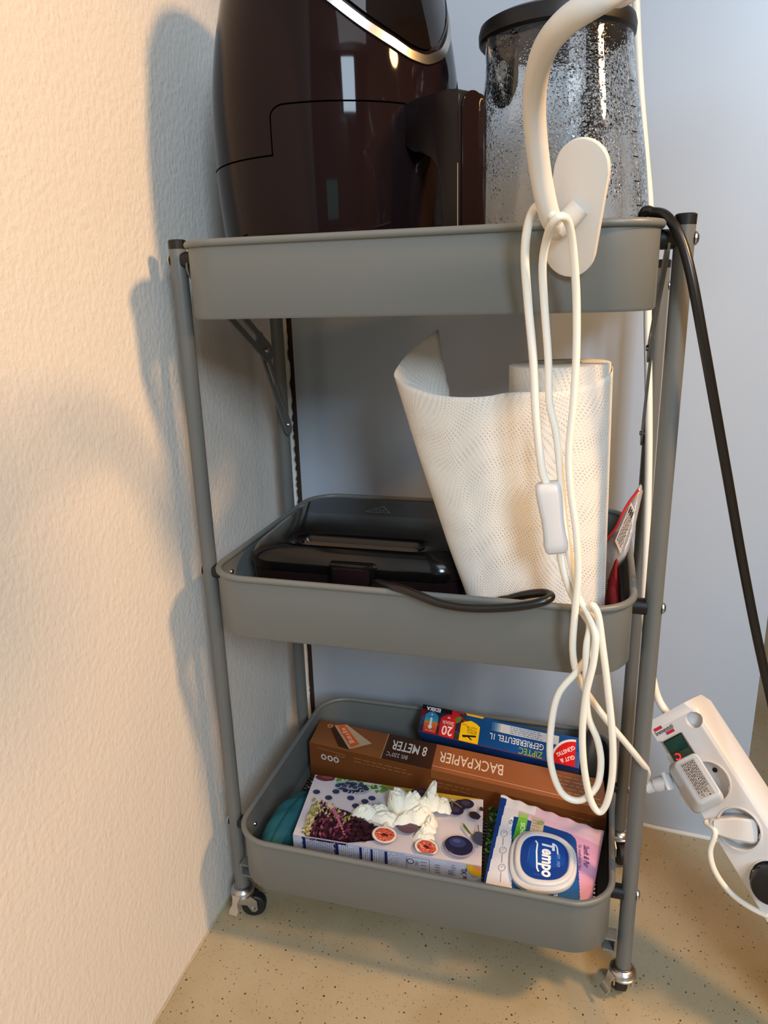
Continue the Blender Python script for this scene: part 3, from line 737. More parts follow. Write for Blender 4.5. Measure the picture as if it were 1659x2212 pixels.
# ================================================================== white cord with inline switch
CR = .0033
cb = empty('lamp_cord', at(1250, 900, y=-.07), 'thin white lamp cord with inline rocker switch hanging in loops down the front', 'cord')
yA = -.0735
A = [(1208, 478, -.104), (1185, 460, -.098), (1158, 447, -.092), (1140, 490, -.086), (1134, 560, -.080), (1141, 660, yA), (1152, 780, yA), (1158, 900, yA), (1170, 1010, yA), (1180, 1045, yA)]
tube('cord', [at(a, b, y=c) for a, b, c in A], CR, 'cable', cb, 10, 8)
Bp = [(1208, 1190, -.074), (1222, 1250, -.072), (1243, 1300, -.070), (1266, 1335, -.069), (1274, 1355, -.078), (1267, 1400, -.084), (1266, 1470, -.084), (1270, 1545, -.082), (1291, 1600, -.080), (1298, 1650, -.080), (1288, 1700, -.080), (1252, 1729, -.080), (1213, 1712, -.080), (1190, 1650, -.080), (1190, 1575, -.079), (1206, 1500, -.078), (1248, 1448, -.075), (1279, 1400, -.070), (1285, 1350, -.070), (1272, 1322, -.074), (1280, 1308, -.082), (1292, 1330, -.084), (1302, 1400, -.084), (1312, 1480, -.084), (1323, 1590, -.083), (1323, 1670, -.082), (1312, 1730, -.082), (1295, 1754, -.082), (1276, 1728, -.084), (1262, 1660, -.086), (1258, 1580, -.088), (1266, 1500, -.089), (1282, 1430, -.088), (1286, 1370, -.086), (1270, 1325, -.078), (1250, 1290, -.074), (1236, 1230, -.073), (1220, 1140, -.073), (1212, 1040, -.073), (1202, 940, -.073), (1187, 870, -.073), (1184, 770, -.074), (1176, 660, -.077), (1172, 575, -.084), (1180, 520, -.094), (1194, 482, -.112), (1212, 468, -.114), (1228, 483, -.104), (1238, 540, -.092), (1245, 640, -.082), (1245, 760, -.078), (1239, 870, -.078), (1229, 975, -.079), (1233, 1060, -.080), (1245, 1150, -.081), (1249, 1240, -.081), (1243, 1310, -.081), (1237, 1400, -.078), (1246, 1455, -.070), (1270, 1500, -.060), (1310, 1555, -.046), (1350, 1603, -.032), (1380, 1640, -.018)]
Bpts = [at(a, b, y=c) for a, b, c in Bp]
# ---- power strip frame
E0 = Vector((.4888, .0886, .3272)); al = Vector((.5585, -.4935, -.6667)).normalized()
vw = (CP-(E0+al*.1)).normalized(); n0 = (vw-al*vw.dot(al)).normalized(); w0 = al.cross(n0)
if w0.dot(_r) < 0: w0 = -w0
ANG = math.radians(-22)
nn = n0*math.cos(ANG)+w0*math.sin(ANG); ww = w0*math.cos(ANG)-n0*math.sin(ANG)
def onstrip(px, py, h=0):
    """(along, across) of the strip face plane seen at a pixel"""
    d = ray(px, py); o_ = E0+nn*h; t = (o_-CP).dot(nn)/d.dot(nn); P = CP+d*t-E0; return P.dot(al), P.dot(ww)
def ST(a, wv, h=0): return E0+al*a+ww*wv+nn*h
s1a, s1w = onstrip(1518, 1695); s2a, s2w = onstrip(1595, 1791); s3a, s3w = onstrip(1678, 1903)
wc_ = .0006
print('sockets', s1a, s1w, s2a, s2w, s3a, s3w)
print('edges', [tuple(round(v, 4) for v in onstrip(*q)) for q in ((1412, 1590), (1475, 1522), (1515, 1760), (1604, 1900), (1500, 1548), (1600, 1690), (1525, 1550), (1659, 1700))])
L_ = .452
endA = min(onstrip(1412, 1590)[0], onstrip(1470, 1522)[0])
hwS = .0262
ps = empty('power_strip', ST(endA+L_/2, wc_, -.04), 'long white power strip with switch slanting down beside the right post', 'power strip')
g = dict()
# body cross section: flat top, straight left side, broad bevel on the right
cs = [(-hwS, 0), (hwS, 0), (hwS+.0035, -.002), (hwS+.0110, -.013), (hwS+.0115, -.034), (-hwS-.002, -.034), (-hwS-.0015, -.003)]
def sect(a, sc=1.0, sh=0): return [ST(a, wc_+x*sc+sh, z) for x, z in cs]
bm = bmesh.new(); rows = []
for a, kx in ((endA, .86), (endA+.010, 1.0), (endA+L_, 1.0)):
    rows.append([bm.verts.new(ST(a, wc_+x*kx, z)) for x, z in cs])
for a, b in zip(rows, rows[1:]):
    for k in range(len(cs)): bm.faces.new((a[k], a[(k+1) % len(cs)], b[(k+1) % len(cs)], b[k]))
bm.faces.new(rows[0]); bm.faces.new(rows[-1])
bmesh.ops.recalc_face_normals(bm, faces=bm.faces[:])
shell = frombm('housing', bm, 'whiteplastic', ps)
# cut socket wells and the two mounting notches with real holes
def cutter(a, wv, r, depth, seg=40):
    b2 = bmesh.new(); cyl_bm(b2, ST(a, wv, -depth), ST(a, wv, .02), r, None, seg); oo = frombm('cut', b2, 'socket'); return oo
pitch = ((s2a-s1a)+(s3a-s2a))/2; RS = .0205
cuts = []; socks = []
for k in range(8):
    a = s1a+pitch*k if k != 1 else s2a
    if a+.02 > endA+L_: break
    socks.append(a); cuts.append(cutter(a, wc_, RS, .015))
cuts.append(cutter(endA+.0195, wc_+hwS-.004, .0085, .010, 24)); cuts.append(cutter(endA+.030, wc_-hwS-.001, .0085, .010, 24))
for c in cuts:
    md = shell.modifiers.new('b', 'BOOLEAN'); md.object = c; md.operation = 'DIFFERENCE'; md.solver = 'EXACT'
dg = bpy.context.evaluated_depsgraph_get(); me2 = bpy.data.meshes.new_from_object(shell.evaluated_get(dg))
shell.modifiers.clear(); shell.data = me2
for c in cuts: bpy.data.objects.remove(c)
bmv = bmesh.new(); bmv.from_mesh(me2)
bmesh.ops.remove_doubles(bmv, verts=bmv.verts[:], dist=1e-6)
bmv.to_mesh(me2); bmv.free(); sharp(shell, 30)
for i, a in enumerate(socks):
    Ts = frame(ST(a, wc_, 0), ww, nn.cross(ww), nn)
    so_ = lathe('socket', Ts, [(RS-.0008, -.0148), (RS-.0006, .0002), (RS, .0013), (RS+.0012, .0013), (RS+.0016, 0), (RS+.0001, -.0002)], 'whiteplastic', ps, 48)
    lathe('socket_floor', Ts, [(0, -.0142), (RS-.0008, -.0142)], 'socket', so_, 40)
    c45 = math.radians(45)
    for s in (-1, 1):
        d1 = Vector((math.cos(c45), math.sin(c45), 0))*s
        cyl('pin_hole', Ts @ (d1*.0095+Vector((0, 0, -.0140))), Ts @ (d1*.0095+Vector((0, 0, -.0136))), .0026, 'blackplastic', so_, None, 12)
        d2 = Vector((-math.sin(c45), math.cos(c45), 0))*s
        box('earth_clip', Ts @ Matrix.Translation(d2*.0188+Vector((0, 0, -.007))) @ Matrix.Rotation(c45, 4, 'Z'), .006, .0018, .009, 'steel', so_, .0004, 1)
# rocker switch
sa_, sw_ = onstrip(1470, 1620)
Tsw = frame(ST(sa_, sw_, 0), al, nn.cross(al), nn)
fb = box('switch_frame', Tsw @ Matrix.Translation((0, 0, .0004)), .0300, .0240, .0030, 'blackplastic', ps, .0006, 1)
bm = bmesh.new(); xs = [(-.0135, .0060), (0, .0018), (.0135, .0034)]; v = []
for x, z in xs:
    v.append([bm.verts.new(Tsw @ Vector((x, s*.0105, zz))) for s, zz in ((-1, z), (1, z), (1, .001), (-1, .001))])
for a, b in zip(v, v[1:]):
    for k in range(4): bm.faces.new((a[k], a[(k+1) % 4], b[(k+1) % 4], b[k]))
bm.faces.new(v[0]); bm.faces.new(v[-1]); rk = frombm('rocker', bm, 'switch', fb)
bm = bmesh.new(); gl = []
for k in range(14):
    t = math.radians(200-k*20); gl.append(Tsw @ Vector((.0045+.0030*math.cos(t), -.0055+.0030*math.sin(t), .0033)))
tube_bm(bm, gl, .0006, 6); frombm('power_symbol', bm, 'glow', fb)
# lettering and red bars of the maker's mark
ma, mw_ = onstrip(1435, 1577)
p_ = Print(ST(ma+.012, mw_-.025), ST(ma+.012, mw_+.025), ST(ma-.012, mw_+.025), ST(ma-.012, mw_-.025), 'maker_mark', .0003)
p_.rect(.0145, .0145, .0245, .0178, 'c01530'); p_.rect(.0250, .0062, .0350, .0095, 'c01530')
p_.text('brennenstuhl', .025, .0120, .0064, '1b1b20', bold=.0001, sx=.66)
p_.build(ps)
# ---- charger in the first socket
ca, cw = onstrip(1500, 1699)
Tc = frame(ST(ca, cw, .0), al, nn.cross(al), nn)
ch = empty('phone_charger', Tc @ Vector((0, 0, 0)), 'white plug-in charger with printed label in the first socket of power strip', 'charger')
ta, tw = onstrip(1506, 1682, .0265); tloc = Tc.inverted() @ ST(ta, tw, .0265)
bm = bmesh.new(); rows = []
for h_, hx1, hy1, r1 in ((.0005, .0235, .0160, .006), (.004, .0255, .0180, .007), (.013, .0262, .0185, .007), (.0145, .0258, .0181, .007), (.022, .0240, .0158, .006), (.0255, .0228, .0142, .005), (.0265, .0215, .0130, .0045)):
    k = h_/.0265; rows.append([bm.verts.new(Tc @ Vector((x+tloc.x*k, y+tloc.y*k, h_))) for x, y in rrect(-hx1, hx1, -hy1, hy1, r1, 5)])
for a, b in zip(rows, rows[1:]):
    for k in range(len(a)): bm.faces.new((a[k], a[(k+1) % len(a)], b[(k+1) % len(a)], b[k]))
bm.faces.new(rows[0]); bm.faces.new(rows[-1])
sharp(frombm('case', bm, 'whiteplastic', ch), 40)
o = lathe('plug_body', Tc @ Matrix.Translation((.006, 0, 0)), [(0, -.0120), (.017, -.0120), (.0175, .004), (.0175, .006), (0, .006)], 'whiteplastic', ch, 32)
acr = nn.cross(al)     # across, one way
sgnl = 1 if acr.dot(_r) < 0 else -1
hx_ = Vector((0, sgnl, 0))
bo = Tc @ (Vector((-.016, sgnl*.0178, .014)))
leftd = (Tc.to_3x3() @ Vector((-.15, sgnl*1.0, .10))).normalized()
Tb = frame(bo, *basis(leftd))
pb = lathe('connector', Tb, [(0, -.004), (.0078, -.004), (.0078, .012), (.0072, .0135), (.0058, .0155), (.0058, .0225), (.0050, .0255), (0, .0255)], 'whiteplastic', ch, 28)
for k in range(4):
    lathe('strain_ring', Tb @ Matrix.Translation((0, 0, .0158+k*.0019)), [(.0056, 0), (.0064, .0004), (.0064, .0012), (.0056, .0016)], 'whiteplastic', pb, 24)
box('connector_collar', Tb @ Matrix.Translation((0, 0, -.001)), .019, .0165, .004, 'whiteplastic', ch, .0015, 2)
# printed rating label on the charger
lx, ly, lz = .0185, .0085, .0267
q = [Tc @ Vector((sx*lx+tloc.x, sy*ly+tloc.y, lz)) for sx, sy in ((-1, -1), (1, -1), (1, 1), (-1, 1))]
pr = Print(*q, 'rating_label', .0001); pr.rect(0, 0, pr.W, pr.H, 'b9aea6')
random.seed(11); pr.scribble(.001, .001, pr.W-.001, pr.H-.001, 9, '3c3230', .0009)
for a_, b_ in ((.008, .006), (.019, .010), (.031, .005), (.036, .012)):
    pr.rect(a_-.0015, b_-.0015, a_+.0015, b_+.0015, 'cbc2ba'); pr.rect(a_-.0008, b_-.0008, a_+.0008, b_+.0008, '2a2222')
pr.build(ch)
end = Tb @ Vector((0, 0, .0250))
Bpts += [at(1399, 1670, y=.012), Tb @ Vector((-.001, .002, .0300)), end]
tube('cord', Bpts, CR*.93, 'cable', cb, 10, 8)
# inline switch
TS = (at(1182, 1042, y=yA), at(1203, 1192, y=-.0745)); dS = (TS[1]-TS[0]).normalized(); XS, YS, ZS = basis(dS, (1, .1, 0))
Ls = (TS[1]-TS[0]).length
bm = bmesh.new()
ksw = [(0, .0080, .006), (.002, .0100, .0078), (.008, .0104, .0085), (Ls*.3, .0100, .0085), (Ls*.5, .0090, .0085), (Ls*.75, .0092, .0085), (Ls-.008, .0100, .0082), (Ls-.002, .0092, .0074), (Ls, .0075, .0055)]
rows = []
for t, hw_, ht_ in ksw:
    rows.append([bm.verts.new(TS[0]+dS*t+XS*x+YS*y) for x, y in rrect(-hw_, hw_, -ht_, ht_, min(hw_, ht_)*.55, 4)])
for a, b in zip(rows, rows[1:]):
    for k in range(len(a)): bm.faces.new((a[k], a[(k+1) % len(a)], b[(k+1) % len(a)], b[k]))
bm.faces.new(rows[0]); bm.faces.new(rows[-1])
isw = frombm('inline_switch', bm, 'whiteplastic', cb); sharp(isw, 50)
# ---- slim white plug in the second socket
s2 = Tsock2 = frame(ST(s2a, wc_, 0), al, nn.cross(al), nn)
pg = empty('flat_plug', s2 @ Vector((0, 0, -.014)), 'slim white two-pin plug with cord in the second socket of power strip', 'plug')
bm = bmesh.new(); rows = []
dl = (at(1560, 1785, y=.0)-at(1640, 1812, y=.0)).normalized()
u2 = (s2.to_3x3() @ Vector((-.55, sgnl*.83, 0))).normalized(); v2 = nn.cross(u2)
c0 = ST(s2a, wc_, -.014)
for t, wd, hh, lo in ((-.017, .0105, .010, 0), (-.012, .012, .013, 0), (.004, .0115, .018, 0), (.016, .0085, .022, .006), (.021, .0062, .0235, .011)):
    rows.append([bm.verts.new(c0+u2*t+v2*x+nn*z) for x, z in ((-wd, lo), (wd, lo), (wd, hh), (wd*.82, hh+.0015), (-wd*.82, hh+.0015), (-wd, hh))])
for a, b in zip(rows, rows[1:]):
    for k in range(6): bm.faces.new((a[k], a[(k+1) % 6], b[(k+1) % 6], b[k]))
bm.faces.new(rows[0]); bm.faces.new(rows[-1]); sharp(frombm('plug_body', bm, 'whiteplastic', pg), 25)
e2 = c0+u2*.021+nn*.0175
o = lathe('cable_collar', frame(e2-u2*.001, *basis(u2)), [(0, 0), (.0060, 0), (.0068, .0015), (.0060, .0052), (0, .0052)], 'whiteplastic', pg, 8)
tube('plug_cord', [e2+u2*.002, e2+u2*.010, at(1545, 1797, y=e2.y-.008), at(1534, 1840, y=e2.y-.012), at(1546, 1885, y=e2.y-.018), at(1580, 1930, y=e2.y-.025), at(1625, 1962, y=e2.y-.034), at(1680, 1985, y=e2.y-.045), at(1740, 1992, y=e2.y-.06)], .0029, 'cable', pg, 10, 8)
# ---- black plug in the third socket
T3_ = frame(ST(s3a, wc_, 0), ww, nn.cross(ww), nn)
bp3 = empty('black_plug', ST(s3a, wc_, -.013), 'round black plug in the third socket, cut by the right picture edge', 'plug')
lathe('plug_body', T3_, [(0, -.0130), (.0182, -.0130), (.0184, -.002), (.0180, .006), (.0172, .014), (.0140, .021), (0, .023)], 'blackplastic', bp3, 40)
for k in range(8):
    a = k*PI/4
    box('grip_rib', T3_ @ Matrix.Rotation(a, 4, 'Z') @ Matrix.Translation((.0176, 0, .005)), .002, .005, .012, 'blackplastic', bp3, .0006, 1)
tube('plug_cord', [ST(s3a, wc_, .022)+ww*.006, ST(s3a, wc_, .034)+ww*.022, ST(s3a, wc_, .036)+ww*.06+Vector((0, 0, -.02)), ST(s3a, wc_, .03)+ww*.12+Vector((0, 0, -.10))], .0035, 'blackcable', bp3, 10, 8)
# strip lead: up behind the trolley, in front of the cupboard
ed = ST(endA, wc_-.004, -.012)
wl = [ed+al*.003, ed-al*.016, at(1410, 1465, y=ed.y+.035), at(1396, 1380, y=.150), at(1392, 1300, y=.175), at(1397, 1150, y=.190), at(1401, 1000, y=.196), at(1401, 850, y=.198), at(1399, 700, y=.200), at(1401, 600, y=.206), at(1404, 500, y=.225), at(1402, 425, y=.245), at(1394, 330, y=.255), at(1380, 150, y=.262), at(1370, -100, y=.265)]
tag(tube('strip_lead', wl, .0042, 'cable', None, 12, 8), 'thicker white lead running up the cupboard panel between the right posts', 'cord')

# ================================================================== middle tray: kitchen roll
Z2 = R2-HT+.0045
kt, kb = Vector((.3600, .036, Z2+.262)), Vector((.3665, .033, Z2))
kx = basis(kt-kb, (1, 0, 0)); KH = (kt-kb).length; KR = .0455
kr = empty('kitchen_roll', kb, 'white embossed kitchen roll with a loose sheet, standing on the middle tray', 'kitchen roll')
Tk = frame(kb, *kx)
me_prof = [(.0195, 0), (KR, 0), (KR, KH-.0008), (KR-.0012, KH), (.0195, KH), (.0195, 0)]
bm = bmesh.new(); uvl = bm.loops.layers.uv.new('UVMap')
seg = 64
def kring(r, z): return [bm.verts.new(Tk @ Vector((r*math.cos(2*PI*k/seg), r*math.sin(2*PI*k/seg), z))) for k in range(seg)]
Rg = [kring(r, z) for r, z in me_prof[:-1]]
for i in range(5):
    a, b = Rg[i], Rg[(i+1) % 5]
    za, zb_ = me_prof[i][1], me_prof[(i+1) % 5][1]
    for k in range(seg):
        f = bm.faces.new((a[k], a[(k+1) % seg], b[(k+1) % seg], b[k]))
        for lp, (kk, z) in zip(f.loops, ((k, za), (k+1, za), (k+1, zb_), (k, zb_))):
            lp[uvl].uv = (kk/seg*2*PI*KR, z if i == 1 else (z+me_prof[i][0]*3))
        f.material_index = 0 if i < 2 else 1
ro = frombm('roll', bm, 'towel', kr); ro.data.materials.append(M['roll_top']); sharp(ro, 50)
lathe('cardboard_core', Tk, [(.0193, .001), (.0197, KH+.0004), (.0183, KH+.0004), (.0179, .001), (.0193, .001)], 'cardboard_core', kr, 40)
# the loose sheet: top and bottom edge curves, ruled and creased between
def cir(deg, z, rad=KR+.0012):
    c = kb+(kt-kb)*((z-kb.z)/(kt.z-kb.z)); a = math.radians(deg); return Vector((c.x+rad*math.cos(a), c.y+rad*math.sin(a), z))
top = [cir(100, .709), cir(75, .7095), cir(50, .7095), cir(28, .709), cir(5, .7085), cir(-18, .7045), cir(-45, .6995), cir(-70, .6955), cir(-88, .6930, KR+.002),
       at(1100, 848, y=-.0165), at(1060, 855, y=-.0170), at(1020, 858, y=-.0150), at(975, 857, y=-.008), at(930, 850, y=.002), at(885, 834, y=.016), at(858, 818, y=.032), at(853, 806, y=.048), at(862, 788, y=.062), at(885, 760, y=.078), at(915, 733, y=.092), at(946, 712, y=.104)]
bot = [cir(100, .4535), cir(75, .4535), cir(50, .4535), cir(28, .4535), cir(5, .4520), cir(-18, .4520), cir(-45, .4520), cir(-70, .4530), cir(-85, .4540, KR+.002),
       Vector((.350, -.0185, .4555)), Vector((.338, -.0200, .4580)), Vector((.325, -.0210, .4615)), Vector((.312, -.0205, .4655)), Vector((.300, -.0180, .4700)), Vector((.2925, -.0120, .4735)), Vector((.2890, -.0040, .4770)), Vector((.2885, .0060, .4800)), Vector((.2895, .0160, .4830)), Vector((.2915, .0260, .4860)), Vector((.2950, .0370, .4890)), Vector((.3000, .0480, .4920))]
tp, bt = smoothpath(top, 4), smoothpath(bot, 4); nv = 40; us = [0]
for i in range(1, len(tp)): us.append(us[-1]+(tp[i]-tp[i-1]).length)
bm = bmesh.new(); uvl = bm.loops.layers.uv.new('UVMap'); G = []; random.seed(5)
for i in range(len(tp)):
    row = []
    for j in range(nv+1):
        t = j/nv; p = bt[i].lerp(tp[i], t); fr_ = i/len(tp)
        if fr_ > .40:   # gentle buckles of the free part
            k = min(1, (fr_-.40)*3)
            p = p+Vector((0, -1, 0))*(.0012*math.sin(t*7+fr_*9)+.0006*math.sin(t*17-fr_*21))*k+Vector((1, 0, 0))*(.0035*math.sin(t*PI))*k*(-1 if fr_ > .6 else 0)
        if i == len(tp)-1: p += Vector((random.uniform(-.0006, .0006), 0, 0))
        row.append(bm.verts.new(p))
    G.append(row)
for i in range(len(G)-1):
    for j in range(nv):
        f = bm.faces.new((G[i][j], G[i+1][j], G[i+1][j+1], G[i][j+1]))
        for lp, (a, b) in zip(f.loops, ((i, j), (i+1, j), (i+1, j+1), (i, j+1))): lp[uvl].uv = (us[a], .26*b/nv)
sh = frombm('loose_sheet', bm, 'towel', kr, True)
sm = sh.modifiers.new('s', 'SOLIDIFY'); sm.thickness = .0005; sm.offset = 1

# ================================================================== sandwich maker
wm = empty('sandwich_maker', (.16, .09, Z2), 'glossy black sandwich maker with slot handle lying in the middle tray', 'sandwich maker')
wx0, wx1, wy0, wy1 = .040, .281, -.004, .178; zt_ = .5265; zl = .503; zb2 = .4665
rot = Matrix.Rotation(math.radians(.5), 4, 'Z')
def wring(bm, ins, z, tilt=0, r=.035):
    return [bm.verts.new((x, y, z+tilt*(y-wy0))) for x, y in rrect(wx0+ins, wx1-ins, wy0+ins*.8, wy1-ins*.5, max(.006, r-ins*.4), 8)]
# lid with a through-slot handle at the front
slot_c = ((wx0+wx1)/2+.002, .027); sl_hw, sl_hh = .069, .0125
bm = bmesh.new(); R_ = [wring(bm, .001, zl-.001), wring(bm, .0, zl+.004), wring(bm, .0015, zl+.012, .02), wring(bm, .009, zl+.0195, .035), wring(bm, .019, zt_+.0005, .040, .034)]
for a, b in zip(R_, R_[1:]):
    for k in range(len(a)): bm.faces.new((a[k], a[(k+1) % len(a)], b[(k+1) % len(a)], b[k]))
n36 = len(R_[-1])
top_o = R_[-1]
def slotring(hw, hh, z, tilt=.040):
    pts = rrect(slot_c[0]-hw, slot_c[0]+hw, slot_c[1]-hh, slot_c[1]+hh, hh*.95, 8); return [bm.verts.new((x, y, z+tilt*(y-wy0))) for x, y in pts]
s1_, s2_, s3_, s4_ = slotring(sl_hw+.012, sl_hh+.006, zt_+.0012), slotring(sl_hw+.004, sl_hh+.0025, zt_+.0002), slotring(sl_hw, sl_hh, zt_-.002), slotring(sl_hw-.003, sl_hh-.0012, zt_-.0062)
for a, b in ((top_o, s1_), (s1_, s2_), (s2_, s3_), (s3_, s4_)):
    for k in range(n36): bm.faces.new((a[k], a[(k+1) % n36], b[(k+1) % n36], b[k]))
bm.faces.new(s4_); bm.faces.new(R_[0][::-1])
lid = frombm('lid', bm, 'waffle', wm); sharp(lid, 50)
bm = bmesh.new()
q = [slotring(sl_hw-.005, sl_hh-.0022, zt_-.0060)]; bm.faces.new(q[0]); frombm('slot_floor', bm, mat('brown_gloss', '5a4a3d', .2), lid)
bm = bmesh.new(); R_ = [wring(bm, .012, zb2), wring(bm, .004, zb2+.004), wring(bm, .0015, zl-.006), wring(bm, .0015, zl-.002)]
for a, b in zip(R_, R_[1:]):
    for k in range(len(a)): bm.faces.new((a[k], a[(k+1) % len(a)], b[(k+1) % len(a)], b[k]))
bm.faces.new(R_[0][::-1]); bm.faces.new(R_[-1]); bs = frombm('base', bm, 'gloss', wm); sharp(bs, 50)
for x in (.075, .258):
    for y in (.022, .150): lathe('foot', (x, y, 0), [(0, Z2-.0004), (.0085, Z2-.0004), (.0075, Z2+.004), (.0065, zb2+.002), (0, zb2+.002)], 'blackplastic', wm, 20)
lt = box('latch', Matrix.Translation((.166, wy0-.0035, zl+.0025)), .047, .010, .026, 'waffle', wm, .002, 2)
box('latch_button', Matrix.Translation((.166, wy0-.0090, zl+.002)), .039, .003, .018, 'gloss', lt, .001, 2)
# mark on the lid: hot-surface triangle and a slim lettered line
zq = lambda y: zt_+.0006+.040*(y-wy0)
q = [Vector((.10, .100, zq(.100))), Vector((.21, .100, zq(.100))), Vector((.21, .17, zq(.17))), Vector((.10, .17, zq(.17)))]
pr = Print(*q, 'hot_surface_mark', .0006)
cx, cy = .0560, .030
for a, b in (((-.0145, -.009), (.0145, -.009)), ((.0145, -.009), (0, .013)), ((0, .013), (-.0145, -.009))): pr.line(cx+a[0], cy+a[1], cx+b[0], cy+b[1], .0012, '5f6064')
for k in (-1, 0, 1):
    pr.line(cx+k*.0045-.001, cy-.006, cx+k*.0045+.001, cy-.002, .0008, '5f6064'); pr.line(cx+k*.0045+.001, cy-.002, cx+k*.0045-.001, cy+.002, .0008, '5f6064')
pr.rect(cx-.020, cy+.021, cx-.0015, cy+.0235, '020203'); pr.rect(cx, cy+.021, cx+.022, cy+.0235, '020203')
pr.build(lid)
# its cord, looping over the front rim
wc = [Vector((.182, .004, .4775)), at(812, 1262, y=-.022)+Vector((0, 0, .001)), at(835, 1266, y=-.046), at(862, 1270, y=-.058), at(900, 1284, y=-.064), at(950, 1303, y=-.066), at(1010, 1313, y=-.066), at(1080, 1313, y=-.066), at(1140, 1307, y=-.064), at(1178, 1297, y=-.060), at(1190, 1287, y=-.052), at(1172, 1281, y=-.044), at(1135, 1285, y=-.040), at(1100, 1294, y=-.036), at(1065, 1306, y=-.035), Vector((.285, -.037, .4650)), Vector((.262, -.028, .4560)), Vector((.225, -.010, .4540)), Vector((.19, .03, .4540))]
tag(tube('appliance_cord', wc, .0040, 'blackcable', None, 12, 8), 'black cord of the sandwich maker looping over the middle tray rim', 'cord')

# ================================================================== resealable bag and red cloth, right of the roll
bgn = empty('resealable_bag', Vector((.420, .11, .50)), 'clear resealable bag with red zip line and printed label, right of kitchen roll', 'bag')
bq = [at(1296, 1268, y=.088), at(1352, 1203, y=.094), at(1386, 1047, y=.120), at(1350, 1112, y=.118), at(1296, 1195, y=.110)]
# outline of the bag from bottom left, clockwise to the zip corner
bl = [at(1285, 1290, y=.085), at(1322, 1240, y=.086), at(1350, 1205, y=.090), at(1370, 1140, y=.104), at(1386, 1060, y=.118), at(1383, 1046, y=.121), at(1362, 1075, y=.121), at(1345, 1115, y=.119), at(1322, 1160, y=.115), at(1290, 1200, y=.108)]
for q_ in bl: pass
bmn = bmesh.new(); cen = sum(bl, Vector())/len(bl); nb = Vector((-.25, -1, .25)).normalized()
fv = [bmn.verts.new(p) for p in bl]; bvx = [bmn.verts.new(p-nb*.005) for p in bl]
cf = bmn.verts.new(cen+nb*.0035); cb_ = bmn.verts.new(cen-nb*.009); n = len(bl)
for k in range(n):
    bmn.faces.new((fv[k], fv[(k+1) % n], cf)); bmn.faces.new((bvx[k], bvx[(k+1) % n], cb_)); bmn.faces.new((fv[k], fv[(k+1) % n], bvx[(k+1) % n], bvx[k]))
bmesh.ops.subdivide_edges(bmn, edges=bmn.edges[:], cuts=2, use_grid_fill=True)
random.seed(9)
for v in bmn.verts: v.co += Vector((random.uniform(-1, 1), random.uniform(-1, 1), random.uniform(-1, 1)))*.0007
mb = mat('clear_film', 'dcdadc', .12, Transmission_Weight=.55, bump=(90, .5, .002))
frombm('film', bmn, mb, bgn, True)
off = nb*.0042
zp = [p+off for p in (at(1312, 1166, y=.112), at(1332, 1140, y=.1135), at(1345, 1112, y=.1155), at(1360, 1085, y=.118), at(1381, 1058, y=.1195))]
tube('zip_line', zp, .0013, mat('red_zip', 'd8231c', .4), bgn, 6, 4)
q = [at(1332, 1182, y=.0985)+off, at(1342, 1192, y=.0970)+off, at(1378, 1080, y=.1130)+off, at(1372, 1074, y=.1140)+off]
q = [at(1331, 1168, y=.1030)+off*1.2, at(1343, 1196, y=.0950)+off*1.2, at(1374, 1105, y=.1090)+off*1.2, at(1366, 1085, y=.1130)+off*1.2]
pr = Print(q[0], q[1], q[2], q[3], 'bag_label', .0004); pr.rect(0, 0, pr.W, pr.H, 'e8d9cc')
for i in range(int(pr.H/.0022)-3):
    y = .004+i*.0022; x = .0015
    while x < pr.W-.002:
        wd = random.uniform(.0008, .003); pr.rect(x, y, min(x+wd, pr.W-.001), y+.0011, '5a4c46'); x += wd+.0007
for i in range(3): pr.rect(.002+i*.0035, pr.H-.009, .004+i*.0035, pr.H-.002, '1c1818')
pr.build(bgn)
bm = bmesh.new()
sv = []
for i in range(14):
    row = []
    for j in range(10):
        x = .4140+.0170*i/13; y = -.014+.10*j/9
        z = Z2+.0015+.046*math.sin(PI*min(1, (i+.6)/14))*(.7+.5*j/9)+.003*math.sin(j*2.1+i)
        row.append(bm.verts.new((x, y, z)))
    sv.append(row)
lo = [[bm.verts.new((v.co.x, v.co.y, Z2)) for v in r] for r in sv]
for i in range(13):
    for j in range(9):
        bm.faces.new((sv[i][j], sv[i+1][j], sv[i+1][j+1], sv[i][j+1])); bm.faces.new((lo[i][j], lo[i][j+1], lo[i+1][j+1], lo[i+1][j]))
for i in range(13):
    bm.faces.new((sv[i][0], lo[i][0], lo[i+1][0], sv[i+1][0])); bm.faces.new((sv[i][9], sv[i+1][9], lo[i+1][9], lo[i][9]))
for j in range(9):
    bm.faces.new((sv[0][j], sv[0][j+1], lo[0][j+1], lo[0][j])); bm.faces.new((sv[13][j], lo[13][j], lo[13][j+1], sv[13][j+1]))
tag(frombm('folded_cloth', bm, 'wine', None, True), 'wine-red folded cloth wedged between kitchen roll and tray end', 'cloth')

